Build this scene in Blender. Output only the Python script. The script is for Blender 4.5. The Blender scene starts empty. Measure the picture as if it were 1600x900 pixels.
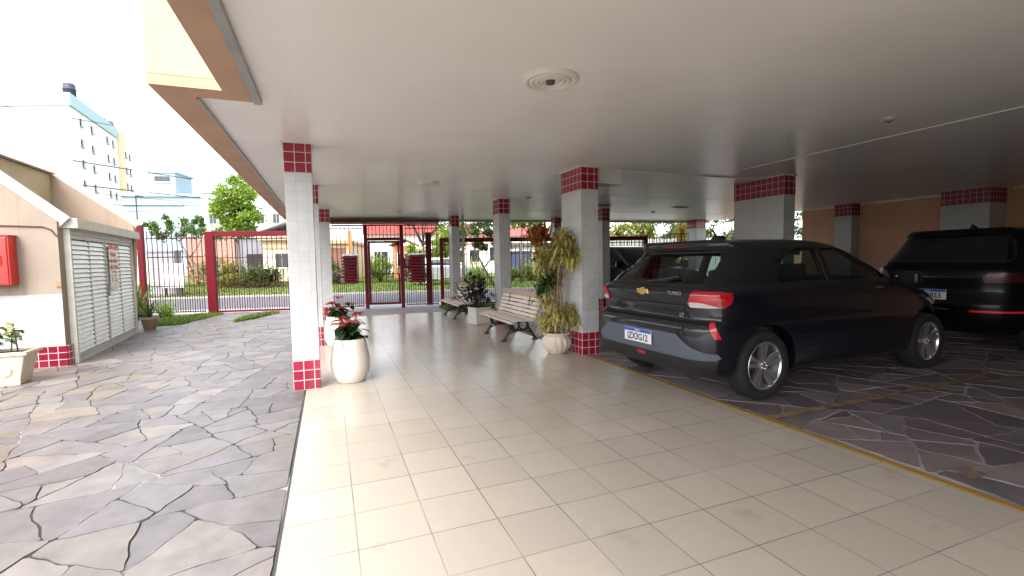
import bpy, bmesh, math, random
import numpy as np
from mathutils import Vector, Matrix
R = math.radians
random.seed(7)
rng = np.random.default_rng(7)
S = bpy.context.scene
COL = S.collection

# ------------------------------------------------------------------ camera, sky, sun, exposure
T = 0.33
YAW, PITCH, ROLL = 0.3705, -0.0604, -0.0178
CAM = Vector((0.7619 * T, -9.5247 * T, 3.893 * T))
HC = 2.477                                   # ceiling height
cd = bpy.data.cameras.new('camera')
cd.sensor_width = 36.0
cd.lens = 36.0 * 737.4 / 1600.0
cd.clip_start, cd.clip_end = 0.05, 2000
cam = bpy.data.objects.new('camera', cd)
COL.objects.link(cam)
f0 = Vector((math.sin(YAW), math.cos(YAW), 0)); r0 = Vector((math.cos(YAW), -math.sin(YAW), 0)); u0 = Vector((0, 0, 1))
f1 = f0 * math.cos(PITCH) + u0 * math.sin(PITCH); u1 = u0 * math.cos(PITCH) - f0 * math.sin(PITCH)
r1 = r0 * math.cos(ROLL) + u1 * math.sin(ROLL); u2 = u1 * math.cos(ROLL) - r0 * math.sin(ROLL)
M = Matrix((r1, u2, -f1)).transposed().to_4x4()
M.translation = CAM
cam.matrix_world = M
S.camera = cam

SUN_EL, SUN_AZ = 52.0, 212.0                 # azimuth clockwise from +Y: light comes from behind-left
w = bpy.data.worlds.new('World'); S.world = w; w.use_nodes = True
nt = w.node_tree
bg = nt.nodes['Background']
sky = nt.nodes.new('ShaderNodeTexSky'); sky.sky_type = 'NISHITA'; sky.sun_disc = False
sky.sun_elevation = R(SUN_EL); sky.sun_rotation = R(SUN_AZ); sky.air_density = 1.0; sky.dust_density = 3.0
hs = nt.nodes.new('ShaderNodeHueSaturation'); hs.inputs['Saturation'].default_value = 0.35
nt.links.new(sky.outputs[0], hs.inputs['Color']); nt.links.new(hs.outputs[0], bg.inputs['Color'])
bg.inputs['Strength'].default_value = 0.15
sd = bpy.data.lights.new('sun', 'SUN'); sd.energy = 0.5; sd.angle = R(35); sd.color = (1.0, 0.95, 0.88)
sun = bpy.data.objects.new('sun', sd); COL.objects.link(sun)
az, el = R(SUN_AZ), R(SUN_EL)
sdir = Vector((math.sin(az) * math.cos(el), math.cos(az) * math.cos(el), math.sin(el)))
sun.rotation_euler = sdir.to_track_quat('Z', 'Y').to_euler()
sun.location = (-20, -20, 30)
S.view_settings.view_transform = 'Standard'; S.view_settings.look = 'None'
S.view_settings.gamma = 1.0; S.view_settings.use_curve_mapping = False
S.view_settings.exposure = 2.45
S.render.engine = 'CYCLES'
S.cycles.max_bounces = 10; S.cycles.diffuse_bounces = 6; S.cycles.use_denoising = True

# ------------------------------------------------------------------ materials
MATS = {}
def _new(name):
    m = bpy.data.materials.new(name); m.use_nodes = True
    return m, m.node_tree, m.node_tree.nodes['Principled BSDF']
def _c(c): return (c[0], c[1], c[2], 1.0)
def mat(name, col, rough=.6, metal=0.0, var=.12, scale=6.0, bump=0.0, bscale=60.0, coat=0.0, spec=.5, emit=0.0, col2=None, detail=4.0, streak=0.0):
    if name in MATS: return MATS[name]
    m, t, b = _new(name)
    tc = t.nodes.new('ShaderNodeTexCoord')
    nz = t.nodes.new('ShaderNodeTexNoise'); nz.inputs['Scale'].default_value = scale; nz.inputs['Detail'].default_value = detail
    t.links.new(tc.outputs['Object'], nz.inputs['Vector'])
    cr = t.nodes.new('ShaderNodeValToRGB')
    cr.color_ramp.elements[0].position = .3; cr.color_ramp.elements[1].position = .7
    a = tuple(max(0, x * (1 - var)) for x in col); c2 = col2 if col2 else tuple(min(1, x * (1 + var)) for x in col)
    cr.color_ramp.elements[0].color = _c(a); cr.color_ramp.elements[1].color = _c(c2)
    t.links.new(nz.outputs['Fac'], cr.inputs[0]); out = cr.outputs[0]
    if streak:                                   # dirt that rain has washed down the render
        mp = t.nodes.new('ShaderNodeMapping'); mp.inputs['Scale'].default_value = (7, 7, .55); t.links.new(tc.outputs['Object'], mp.inputs[0])
        ns = t.nodes.new('ShaderNodeTexNoise'); ns.inputs['Scale'].default_value = 1.0; ns.inputs['Detail'].default_value = 7; ns.inputs['Roughness'].default_value = .65
        t.links.new(mp.outputs[0], ns.inputs['Vector'])
        rs = t.nodes.new('ShaderNodeValToRGB'); rs.color_ramp.elements[0].position = .52; rs.color_ramp.elements[1].position = .75
        rs.color_ramp.elements[0].color = (0, 0, 0, 1); rs.color_ramp.elements[1].color = (streak, streak, streak, 1)
        t.links.new(ns.outputs['Fac'], rs.inputs[0])
        ms = t.nodes.new('ShaderNodeMix'); ms.data_type = 'RGBA'; t.links.new(rs.outputs[0], ms.inputs[0]); t.links.new(out, ms.inputs[6])
        ms.inputs[7].default_value = _c([x * .5 for x in col]); out = ms.outputs[2]
    t.links.new(out, b.inputs['Base Color'])
    b.inputs['Roughness'].default_value = rough; b.inputs['Metallic'].default_value = metal
    b.inputs['Specular IOR Level'].default_value = spec
    b.inputs['Coat Weight'].default_value = coat; b.inputs['Coat Roughness'].default_value = .04
    if emit:
        b.inputs['Emission Color'].default_value = _c(col); b.inputs['Emission Strength'].default_value = emit
    if bump:
        n2 = t.nodes.new('ShaderNodeTexNoise'); n2.inputs['Scale'].default_value = bscale; n2.inputs['Detail'].default_value = 5
        t.links.new(tc.outputs['Object'], n2.inputs['Vector'])
        bp = t.nodes.new('ShaderNodeBump'); bp.inputs['Strength'].default_value = bump; bp.inputs['Distance'].default_value = .01
        t.links.new(n2.outputs['Fac'], bp.inputs['Height']); t.links.new(bp.outputs[0], b.inputs['Normal'])
    MATS[name] = m
    return m
def grid_mat(name, col, grout, w, h, mortar, rough=.2, var=.06, coord='UV', offset=0.0, bump=.25, cloud=0.0, cloudcol=None, groutmix=None):
    """square tiles with joints, in metres"""
    if name in MATS: return MATS[name]
    m, t, b = _new(name)
    tc = t.nodes.new('ShaderNodeTexCoord')
    bk = t.nodes.new('ShaderNodeTexBrick'); bk.offset = offset; bk.squash = 1.0
    bk.inputs['Scale'].default_value = 1.0; bk.inputs['Brick Width'].default_value = w; bk.inputs['Row Height'].default_value = h
    bk.inputs['Mortar Size'].default_value = mortar; bk.inputs['Mortar Smooth'].default_value = .15; bk.inputs['Bias'].default_value = 0
    bk.inputs['Color1'].default_value = _c([x * (1 - var) for x in col]); bk.inputs['Color2'].default_value = _c([min(1, x * (1 + var)) for x in col])
    bk.inputs['Mortar'].default_value = _c(grout)
    t.links.new(tc.outputs[coord], bk.inputs['Vector'])
    out = bk.outputs['Color']
    if groutmix:
        gz = t.nodes.new('ShaderNodeTexNoise'); gz.inputs['Scale'].default_value = 1.3; gz.inputs['Detail'].default_value = 3
        t.links.new(tc.outputs['Object'], gz.inputs['Vector'])
        gr = t.nodes.new('ShaderNodeValToRGB'); gr.color_ramp.elements[0].position = .42; gr.color_ramp.elements[1].position = .58
        gr.color_ramp.elements[0].color = _c(grout); gr.color_ramp.elements[1].color = _c(groutmix)
        t.links.new(gz.outputs['Fac'], gr.inputs[0]); t.links.new(gr.outputs[0], bk.inputs['Mortar'])
    if cloud:
        nz = t.nodes.new('ShaderNodeTexNoise'); nz.inputs['Scale'].default_value = 7; nz.inputs['Detail'].default_value = 8; nz.inputs['Roughness'].default_value = .7
        t.links.new(tc.outputs['Object'], nz.inputs['Vector'])
        cr = t.nodes.new('ShaderNodeValToRGB'); cr.color_ramp.elements[0].position = .35; cr.color_ramp.elements[1].position = .75
        cr.color_ramp.elements[0].color = (0, 0, 0, 1); cr.color_ramp.elements[1].color = (cloud, cloud, cloud, 1)
        t.links.new(nz.outputs['Fac'], cr.inputs[0])
        mx = t.nodes.new('ShaderNodeMix'); mx.data_type = 'RGBA'
        t.links.new(cr.outputs[0], mx.inputs[0]); t.links.new(out, mx.inputs[6]); mx.inputs[7].default_value = _c(cloudcol)
        out = mx.outputs[2]
        n3 = t.nodes.new('ShaderNodeTexNoise'); n3.inputs['Scale'].default_value = 2.6; n3.inputs['Detail'].default_value = 9; n3.inputs['Roughness'].default_value = .62
        t.links.new(tc.outputs['Object'], n3.inputs['Vector'])
        c3_ = t.nodes.new('ShaderNodeValToRGB'); c3_.color_ramp.elements[0].position = .62; c3_.color_ramp.elements[1].position = .74
        c3_.color_ramp.elements[0].color = (0, 0, 0, 1); c3_.color_ramp.elements[1].color = (.35, .35, .35, 1)
        t.links.new(n3.outputs['Fac'], c3_.inputs[0])
        m3 = t.nodes.new('ShaderNodeMix'); m3.data_type = 'RGBA'
        t.links.new(c3_.outputs[0], m3.inputs[0]); t.links.new(out, m3.inputs[6]); m3.inputs[7].default_value = (.22, .18, .14, 1)
        out = m3.outputs[2]
        nr = t.nodes.new('ShaderNodeMapRange'); nr.inputs[1].default_value = .3; nr.inputs[2].default_value = .7
        nr.inputs[3].default_value = rough; nr.inputs[4].default_value = rough + .04
        t.links.new(nz.outputs['Fac'], nr.inputs[0]); t.links.new(nr.outputs[0], b.inputs['Roughness'])
    else:
        b.inputs['Roughness'].default_value = rough
    t.links.new(out, b.inputs['Base Color'])
    if bump:
        inv = t.nodes.new('ShaderNodeMath'); inv.operation = 'SUBTRACT'; inv.inputs[0].default_value = 1
        t.links.new(bk.outputs['Fac'], inv.inputs[1])
        bp = t.nodes.new('ShaderNodeBump'); bp.inputs['Strength'].default_value = bump; bp.inputs['Distance'].default_value = .004
        t.links.new(inv.outputs[0], bp.inputs['Height']); t.links.new(bp.outputs[0], b.inputs['Normal'])
    MATS[name] = m
    return m
def leaf_mat(name, c1, c2, c3=None, trans=.3, rough=.5):
    """each leaf its own shade between the given leaf colours"""
    if name in MATS: return MATS[name]
    m, t, b = _new(name)
    g = t.nodes.new('ShaderNodeNewGeometry')
    cr = t.nodes.new('ShaderNodeValToRGB')
    cr.color_ramp.elements[0].color = _c(c1); cr.color_ramp.elements[1].color = _c(c2)
    if c3:
        e = cr.color_ramp.elements.new(.8); e.color = _c(c2); cr.color_ramp.elements[-1].color = _c(c3)
    t.links.new(g.outputs['Random Per Island'], cr.inputs[0]); t.links.new(cr.outputs[0], b.inputs['Base Color'])
    b.inputs['Roughness'].default_value = rough
    tr = t.nodes.new('ShaderNodeBsdfTranslucent'); t.links.new(cr.outputs[0], tr.inputs['Color'])
    ms = t.nodes.new('ShaderNodeMixShader'); ms.inputs[0].default_value = trans
    out = t.nodes['Material Output']
    t.links.new(b.outputs[0], ms.inputs[1]); t.links.new(tr.outputs[0], ms.inputs[2]); t.links.new(ms.outputs[0], out.inputs['Surface'])
    MATS[name] = m
    return m
def stripe_leaf_mat(name, edge, mid):
    """variegated leaf: UV x runs across the leaf"""
    m, t, b = _new(name)
    tc = t.nodes.new('ShaderNodeTexCoord'); sp = t.nodes.new('ShaderNodeSeparateXYZ')
    t.links.new(tc.outputs['UV'], sp.inputs[0])
    cr = t.nodes.new('ShaderNodeValToRGB'); e = cr.color_ramp.elements
    e[0].position = 0; e[0].color = _c(edge); e[1].position = 1; e[1].color = _c(edge)
    for p, c in ((.22, edge), (.36, mid), (.64, mid), (.78, edge)):
        k = e.new(p); k.color = _c(c)
    t.links.new(sp.outputs[0], cr.inputs[0])
    g = t.nodes.new('ShaderNodeNewGeometry'); hsv = t.nodes.new('ShaderNodeHueSaturation')
    mr = t.nodes.new('ShaderNodeMapRange'); mr.inputs[3].default_value = .7; mr.inputs[4].default_value = 1.25
    t.links.new(g.outputs['Random Per Island'], mr.inputs[0]); t.links.new(mr.outputs[0], hsv.inputs['Value'])
    t.links.new(cr.outputs[0], hsv.inputs['Color']); t.links.new(hsv.outputs[0], b.inputs['Base Color'])
    b.inputs['Roughness'].default_value = .4
    MATS[name] = m
    return m
def stone_mat(name, dark=1.0):
    """flagstone: each stone carries its own colour as a mesh attribute"""
    m, t, b = _new(name)
    at = t.nodes.new('ShaderNodeAttribute'); at.attribute_name = 'stone'
    tc = t.nodes.new('ShaderNodeTexCoord')
    nz = t.nodes.new('ShaderNodeTexNoise'); nz.inputs['Scale'].default_value = 5; nz.inputs['Detail'].default_value = 8; nz.inputs['Roughness'].default_value = .65
    t.links.new(tc.outputs['Object'], nz.inputs['Vector'])
    mr = t.nodes.new('ShaderNodeMapRange'); mr.inputs[1].default_value = .3; mr.inputs[2].default_value = .7; mr.inputs[3].default_value = .72; mr.inputs[4].default_value = 1.2
    t.links.new(nz.outputs['Fac'], mr.inputs[0])
    vm = t.nodes.new('ShaderNodeVectorMath'); vm.operation = 'SCALE'
    t.links.new(at.outputs['Color'], vm.inputs[0]); t.links.new(mr.outputs[0], vm.inputs['Scale'])
    t.links.new(vm.outputs[0], b.inputs['Base Color'])
    b.inputs['Roughness'].default_value = .5
    bp = t.nodes.new('ShaderNodeBump'); bp.inputs['Strength'].default_value = .35; bp.inputs['Distance'].default_value = .006
    t.links.new(nz.outputs['Fac'], bp.inputs['Height']); t.links.new(bp.outputs[0], b.inputs['Normal'])
    return m
def glass_mat(name, tint=(.01, .012, .014), rough=.03):
    return mat(name, tint, rough, 0, 0, coat=0, spec=.6)

# ------------------------------------------------------------------ mesh builder
class MB:
    def __init__(s): s.v = []; s.f = []; s.mi = []; s.uv = []; s.sm = []; s.M = Matrix.Identity(4)
    def add(s, vs, fs, mi=0, uv=None, sm=False):
        o = len(s.v)
        s.v += [tuple(s.M @ Vector(p)) for p in vs]
        for k, f in enumerate(fs):
            s.f.append([o + i for i in f]); s.mi.append(mi); s.sm.append(sm)
            s.uv.append(uv[k] if uv else [(0, 0)] * len(f))
        return s
    def box(s, x0, x1, y0, y1, z0, z1, mi=0):
        v = [(x0, y0, z0), (x1, y0, z0), (x1, y1, z0), (x0, y1, z0), (x0, y0, z1), (x1, y0, z1), (x1, y1, z1), (x0, y1, z1)]
        f = [(0, 3, 2, 1), (4, 5, 6, 7), (0, 1, 5, 4), (1, 2, 6, 5), (2, 3, 7, 6), (3, 0, 4, 7)]
        ax = [(0, 1), (0, 1), (0, 2), (1, 2), (0, 2), (1, 2)]
        org = (x0, y0, z0)
        uv = [[(v[i][a] - org[a], v[i][c] - org[c]) for i in ff] for ff, (a, c) in zip(f, ax)]
        return s.add(v, f, mi, uv)
    def obox(s, c, sx, sy, sz, rot=None, mi=0):
        old = s.M; s.M = old @ Matrix.Translation(c) @ (rot.to_4x4() if rot else Matrix.Identity(4))
        s.box(-sx / 2, sx / 2, -sy / 2, sy / 2, -sz / 2, sz / 2, mi); s.M = old
        return s
    def bar(s, a, b, w, d=None, mi=0, up=(0, 0, 1)):
        a, b = Vector(a), Vector(b); d = d or w
        z = (b - a); L = z.length; z.normalize()
        x = Vector(up).cross(z)
        if x.length < 1e-4: x = Vector((1, 0, 0)).cross(z)
        x.normalize(); y = z.cross(x)
        return s.obox((a + b) / 2, w, d, L, Matrix((x, y, z)).transposed(), mi)
    def tube(s, pts, rad, n=8, mi=0, cap=True):
        pts = [Vector(p) for p in pts]; rr = rad if isinstance(rad, (list, tuple)) else [rad] * len(pts)
        vs = []; fs = []; ref = Vector((.3, .9, .1))
        for i, p in enumerate(pts):
            d = (pts[min(i + 1, len(pts) - 1)] - pts[max(i - 1, 0)]).normalized()
            x = d.cross(ref)
            if x.length < 1e-3: x = d.cross(Vector((1, 0, 0)))
            x.normalize(); y = d.cross(x)
            for k in range(n):
                a = 2 * math.pi * k / n
                vs.append(p + (x * math.cos(a) + y * math.sin(a)) * rr[i])
        for i in range(len(pts) - 1):
            for k in range(n):
                fs.append((i * n + k, i * n + (k + 1) % n, (i + 1) * n + (k + 1) % n, (i + 1) * n + k))
        if cap: fs.append(tuple(range(n))[::-1]); fs.append(tuple((len(pts) - 1) * n + k for k in range(n)))
        return s.add(vs, fs, mi, None, True)
    def lathe(s, prof, n=32, mi=0, c=(0, 0, 0), fn=None):
        vs = []; fs = []
        for i, (r, z) in enumerate(prof):
            for k in range(n):
                a = 2 * math.pi * k / n
                q = r * (fn(a, z, i) if fn else 1)
                vs.append((c[0] + q * math.cos(a), c[1] + q * math.sin(a), c[2] + z))
        for i in range(len(prof) - 1):
            for k in range(n):
                fs.append((i * n + k, i * n + (k + 1) % n, (i + 1) * n + (k + 1) % n, (i + 1) * n + k))
        return s.add(vs, fs, mi, None, True)
    def poly(s, pts, mi=0): return s.add(pts, [tuple(range(len(pts)))], mi)
    def prism(s, pts, z0, z1, mi=0):
        n = len(pts)
        v = [(x, y, z0) for x, y in pts] + [(x, y, z1) for x, y in pts]
        f = [tuple(range(n))[::-1], tuple(range(n, 2 * n))] + [(i, (i + 1) % n, n + (i + 1) % n, n + i) for i in range(n)]
        uv = []
        for ff in f[:2]: uv.append([(v[i][0], v[i][1]) for i in ff])
        acc = 0
        for i in range(n):
            L = math.dist(pts[i], pts[(i + 1) % n]); uv.append([(acc, z0), (acc + L, z0), (acc + L, z1), (acc, z1)]); acc += L
        return s.add(v, f, mi, uv)
    def build(s, name, mats, parent=None, bevel=0.0, loc=None):
        me = bpy.data.meshes.new(name)
        me.from_pydata(s.v, [], s.f)
        for m in (mats if isinstance(mats, (list, tuple)) else [mats]): me.materials.append(m)
        me.polygons.foreach_set('material_index', s.mi); me.polygons.foreach_set('use_smooth', s.sm)
        ul = me.uv_layers.new(name='UVMap'); flat = [c for u in s.uv for p in u for c in p]
        ul.data.foreach_set('uv', flat)
        me.update()
        o = bpy.data.objects.new(name, me); COL.objects.link(o)
        if parent: o.parent = parent
        if loc: o.location = loc
        if bevel:
            b = o.modifiers.new('bevel', 'BEVEL'); b.width = bevel; b.segments = 2; b.limit_method = 'ANGLE'; b.angle_limit = R(40)
        return o
def tag(o, label, cat, group=None, kind=None):
    o['label'] = label; o['category'] = cat
    if group: o['group'] = group
    if kind: o['kind'] = kind
    return o
def thing(name, label, cat, loc=(0, 0, 0), rz=0.0, group=None):
    o = bpy.data.objects.new(name, None); COL.objects.link(o); o.empty_display_size = .2
    o.location = loc; o.rotation_euler = (0, 0, rz)
    return tag(o, label, cat, group)
def struct(o, label=None, cat=None):
    o['kind'] = 'structure'
    if label: o['label'] = label; o['category'] = cat or o.name.split('.')[0].replace('_', ' ')
    return o
def copy_tree(o, parent=None, **props):
    c = o.copy(); COL.objects.link(c)
    if parent: c.parent = parent
    for k, v in props.items(): c[k] = v
    for ch in list(o.children): copy_tree(ch, c)
    return c
def text(name, s, size, m, parent, loc, rot, depth=.002, align='CENTER', sx=1.0, bold=0.0):
    cu = bpy.data.curves.new(name, 'FONT'); cu.body = s; cu.size = size; cu.align_x = align; cu.align_y = 'CENTER'
    cu.extrude = depth / 2; cu.offset = bold; cu.resolution_u = 3
    tmp = bpy.data.objects.new(name + '_curve', cu); COL.objects.link(tmp)
    bpy.context.view_layer.update()
    me = bpy.data.meshes.new_from_object(tmp.evaluated_get(bpy.context.evaluated_depsgraph_get()))
    bpy.data.objects.remove(tmp); me.name = name
    me.materials.clear(); me.materials.append(m)
    for p in me.polygons: p.material_index = 0
    o = bpy.data.objects.new(name, me); COL.objects.link(o)
    o.parent = parent; o.location = loc; o.rotation_euler = rot; o.scale = (sx, 1, 1)
    return o

# street frame: s along the fence line, n away from the building
SA = R(-11.5); SU = Vector((math.cos(SA), math.sin(SA), 0)); SN = Vector((-SU.y, SU.x, 0)); SP = Vector((1.27, 10.42, 0))
def W(s, n, z=0.0): return SP + SU * s + SN * n + Vector((0, 0, z))

# ------------------------------------------------------------------ ground sheets
asphalt = mat('asphalt', (.105, .1, .112), .85, var=.15, scale=3, bump=.3, bscale=120)
concrete = mat('concrete', (.36, .34, .32), .8, var=.12, scale=3, bump=.2, bscale=40)
lawn = mat('lawn', (.09, .14, .018), .95, var=.35, scale=1.6, bump=.5, bscale=50, col2=(.15, .19, .03))
earth = mat('earth', (.16, .15, .09), .95, var=.3, scale=.4, col2=(.09, .13, .04))
b = MB(); b.poly([(-400, -400, -.06), (400, -400, -.06), (400, 400, -.06), (-400, 400, -.06)])
struct(b.build('ground', earth), 'bare earth and grass ground around the buildings')
def sheet(name, s0, s1, n0, n1, z, m, label):
    b = MB(); b.poly([tuple(W(s0, n0, z)), tuple(W(s1, n0, z)), tuple(W(s1, n1, z)), tuple(W(s0, n1, z))])
    return struct(b.build(name, m), label)
bb = MB()
bb.add([tuple(W(s, n, z)) for z in (-.06, 0.0) for (s, n) in ((-60, .12), (60, .12), (60, 1.35), (-60, 1.35))],
       [(4, 5, 6, 7), (0, 1, 5, 4), (2, 3, 7, 6)])
struct(bb.build('sidewalk', mat('sidewalk', (.42, .39, .37), .8, var=.15, scale=2, bump=.2)), 'pale sidewalk outside the red fence')
sheet('road', -60, 60, 1.35, 6.9, -.03, asphalt, 'grey asphalt street beyond the fence')
bb = MB()
bb.add([tuple(W(s, n, z)) for z in (-.06, .03) for (s, n) in ((-60, 6.9), (60, 6.9), (60, 7.05), (-60, 7.05))], [(4, 5, 6, 7), (0, 1, 5, 4), (2, 3, 7, 6)])
struct(bb.build('kerb', concrete), 'concrete kerb on the far side of the street')
sheet('verge', -60, 60, 7.05, 40, .01, lawn, 'green lawn verge across the street')

# flagstones: recursive splitting of a polygon
def split(poly, amin, amax, out):
    a = abs(area(poly))
    if a < rng.uniform(amin, amax): out.append(poly); return
    P = np.array(poly); c = P.mean(0); d = P - c
    wv, ev = np.linalg.eigh(d.T @ d)
    ax = ev[:, 1]; ang = math.atan2(ax[1], ax[0]) + math.pi / 2 + rng.normal(0, .34)
    c = c + ax * rng.normal(0, .09) * math.sqrt(a)
    n = np.array([-math.sin(ang), math.cos(ang)])
    A, B = [], []
    for i in range(len(P)):
        p, q = P[i], P[(i + 1) % len(P)]
        dp, dq = (p - c) @ n, (q - c) @ n
        (A if dp >= 0 else B).append(p)
        if dp * dq < 0:
            x = p + (q - p) * dp / (dp - dq); A.append(x); B.append(x)
    if len(A) < 3 or len(B) < 3: out.append(poly); return
    split(A, amin, amax, out); split(B, amin, amax, out)
def area(p):
    p = np.array(p); x, y = p[:, 0], p[:, 1]
    return .5 * (x @ np.roll(y, -1) - y @ np.roll(x, -1))
def inset(poly, d):
    P = np.array(poly); n = len(P); out = []
    for i in range(n):
        p0, p1, p2 = P[i - 1], P[i], P[(i + 1) % n]
        e1 = p1 - p0; e2 = p2 - p1
        l1, l2 = np.linalg.norm(e1), np.linalg.norm(e2)
        if l1 < 1e-6 or l2 < 1e-6: continue
        e1, e2 = e1 / l1, e2 / l2
        n1 = np.array([-e1[1], e1[0]]); n2 = np.array([-e2[1], e2[0]])
        k = 1 + n1 @ n2
        out.append(p1 + (n1 + n2) * d / max(k, .35))
    return out
def wob(p):
    x, y = p
    return (x + .022 * math.sin(3.1 * y + 1.7 * x) + .012 * math.sin(9.3 * y - 4 * x) + .006 * math.sin(31 * y + 17 * x) + .0025 * math.sin(83 * y - 41 * x),
            y + .022 * math.sin(2.7 * x - 1.9 * y + 1) + .012 * math.sin(8.1 * x + 5 * y) + .006 * math.sin(29 * x - 19 * y) + .0025 * math.sin(77 * x + 37 * y))
def flagstones(name, region, amin, amax, palette, m, gap, label, grout, z=0.0):
    out = []; split(region, amin, amax, out)
    vs, fs, cols = [], [], []
    xs = [p[0] for p in region]; ys = [p[1] for p in region]
    bx = (min(xs), max(xs), min(ys), max(ys))
    for poly in out:
        if area(poly) < 0: poly = poly[::-1]
        g = gap * rng.uniform(.7, 1.5)
        q = inset(poly, g)
        if len(q) < 3 or area(q) < .004: continue
        pts = []
        for i in range(len(q)):
            a, c = q[i], q[(i + 1) % len(q)]; L = np.linalg.norm(c - a); k = max(1, int(L / .06))
            for j in range(k):
                p = a + (c - a) * j / k
                # rounded corners
                if j == 0:
                    pa = a + (q[i - 1] - a) * min(.3, .018 / max(1e-3, np.linalg.norm(q[i - 1] - a)))
                    pb = a + (c - a) * min(.3, .018 / max(1e-3, L)); pts.append(wob(pa)); pts.append(wob(pb)); continue
                pts.append(wob(p))
        pts = [(bx[1] - .005 - .004 * abs(math.sin(23 * y)) if x > bx[1] - .045 else x, y) for x, y in pts]
        pts = [(min(max(x, bx[0] + .004), bx[1] - .004), min(max(y, bx[2]), bx[3])) for x, y in pts]
        h = z + rng.uniform(-.0025, .0025); o = len(vs); n = len(pts)
        vs += [(x, y, h) for x, y in pts] + [(x, y, h - .02) for x, y in pts]
        fs.append(tuple(range(o, o + n)))
        fs += [(o + i, o + n + i, o + n + (i + 1) % n, o + (i + 1) % n) for i in range(n)]
        cx_, cy_ = np.mean(pts, 0)
        tan = name.startswith('drive') and rng.uniform() < (.02 + .30 * min(1, max(0, (-cx_ - .6) / 1.6)) * min(1, max(0, (cy_ + .5) / 2)))
        pl_ = PAL_TAN if tan else palette
        c = pl_[rng.integers(len(pl_))]; k = rng.uniform(.86, 1.14)
        cols += [(c[0] * k, c[1] * k, c[2] * k, 1)] * (n + 1)
    me = bpy.data.meshes.new(name); me.from_pydata(vs, [], fs); me.materials.append(m)
    at = me.attributes.new('stone', 'FLOAT_COLOR', 'FACE')
    at.data.foreach_set('color', [x for c in cols for x in c])
    me.update()
    o = bpy.data.objects.new(name, me); COL.objects.link(o); struct(o, label)
    b = MB(); b.poly([(x, y, z - .0045) for x, y in region])
    struct(b.build(name.replace('paving', 'joint_bed'), grout), 'mortar bed showing in the joints of the ' + label)
    return o
def grout_mat(name, c1, c2, lo, hi, scale=1.1):
    m, t, b_ = _new(name)
    tc = t.nodes.new('ShaderNodeTexCoord'); nz = t.nodes.new('ShaderNodeTexNoise'); nz.inputs['Scale'].default_value = scale; nz.inputs['Detail'].default_value = 3
    t.links.new(tc.outputs['Object'], nz.inputs['Vector'])
    cr = t.nodes.new('ShaderNodeValToRGB'); cr.color_ramp.elements[0].position = lo; cr.color_ramp.elements[1].position = hi
    cr.color_ramp.elements[0].color = _c(c1); cr.color_ramp.elements[1].color = _c(c2)
    t.links.new(nz.outputs['Fac'], cr.inputs[0]); t.links.new(cr.outputs[0], b_.inputs['Base Color']); b_.inputs['Roughness'].default_value = .9
    return m
PAL_L = [(0.133, 0.121, 0.123), (0.149, 0.134, 0.134), (0.12, 0.108, 0.11), (0.164, 0.148, 0.142), (0.174, 0.156, 0.142), (0.141, 0.127, 0.125), (0.152, 0.14, 0.136), (0.127, 0.116, 0.117)]
PAL_TAN = [(0.162, 0.135, 0.115), (0.15, 0.129, 0.115), (0.175, 0.148, 0.12), (0.168, 0.153, 0.142)]
PAL_R = [(0.132, 0.102, 0.113), (0.163, 0.127, 0.136), (0.109, 0.087, 0.096), (0.194, 0.155, 0.155), (0.147, 0.124, 0.139), (0.217, 0.171, 0.171)]
flagstones('driveway_paving', [(-7.2, -5.0), (-.012, -5.0), (-.012, 10.95), (-7.2, 12.2)], .045, .18, PAL_L, stone_mat('driveway_stone'), .0038,
           'irregular grey and sandy flagstone driveway', grout_mat('driveway_grout', (.028, .027, .027), (.32, .31, .30), .54, .62))
flagstones('parking_paving', [(3.46, -6.4), (12.1, -6.4), (12.1, 8.9), (3.46, 10.1)], .05, .25, PAL_R, stone_mat('parking_stone'), .0075,
           'dark purple flagstone parking floor with white joints', grout_mat('parking_grout', (.11, .095, .095), (.38, .33, .32), .36, .58))
tile_floor_m = grid_mat('floor_tile', (.445, .39, .32), (.31, .275, .24), T, T, .003, rough=.2, var=.05, coord='Object', bump=.3, cloud=.35, cloudcol=(.39, .345, .295), groutmix=(.15, .13, .115))
b = MB(); b.poly([(0, -6.4, 0), (3.38, -6.4, 0), (3.38, 8.55, 0), (0, 8.55, 0)])
struct(b.build('tile_floor', tile_floor_m), 'glossy beige square tile floor of the covered walkway')
b = MB(); b.box(-.012, 0, -6.4, 8.55, -.03, -.001)
struct(b.build('floor_joint', mat('dark_joint', (.05, .05, .05), .9)), 'dark joint between tile floor and driveway stones')
b = MB(); b.poly([(0, 8.55, -.004), (3.46, 8.55, -.004), (3.46, 10.2, -.004), (0, 10.9, -.004)])
struct(b.build('threshold_paving', mat('threshold', (.30, .285, .28), .7, var=.2, scale=4, bump=.3, bscale=30)), 'grey paving between tile floor and pedestrian gate')
yellow = mat('yellow_paint', (.40, .23, .03), .6, var=.3, scale=9, col2=(.28, .17, .05))
b = MB(); b.box(3.38, 3.46, -6.4, 8.55, -.02, -.006); b.box(3.395, 3.448, -6.4, 8.55, -.0055, .002); struct(b.build('border_line', yellow), 'yellow painted border line between tiles and parking')
yw = grout_mat('worn_yellow', (.27, .165, .045), (.105, .082, .085), .40, .60, 11)
b = MB(); b.poly([(3.47, -.52, .0075), (6.6, -.48, .0075), (6.6, -.41, .0075), (3.47, -.44, .0075)])
struct(b.build('stall_line', yw), 'worn yellow stall line behind the hatchback')
b = MB(); b.poly([(3.58, -1.68, .0075), (3.74, -1.66, .0075), (3.73, -1.56, .0075), (3.57, -1.57, .0075)])
struct(b.build('floor_number_patch', yw), 'faded yellow paint patch on dark stones')
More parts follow.
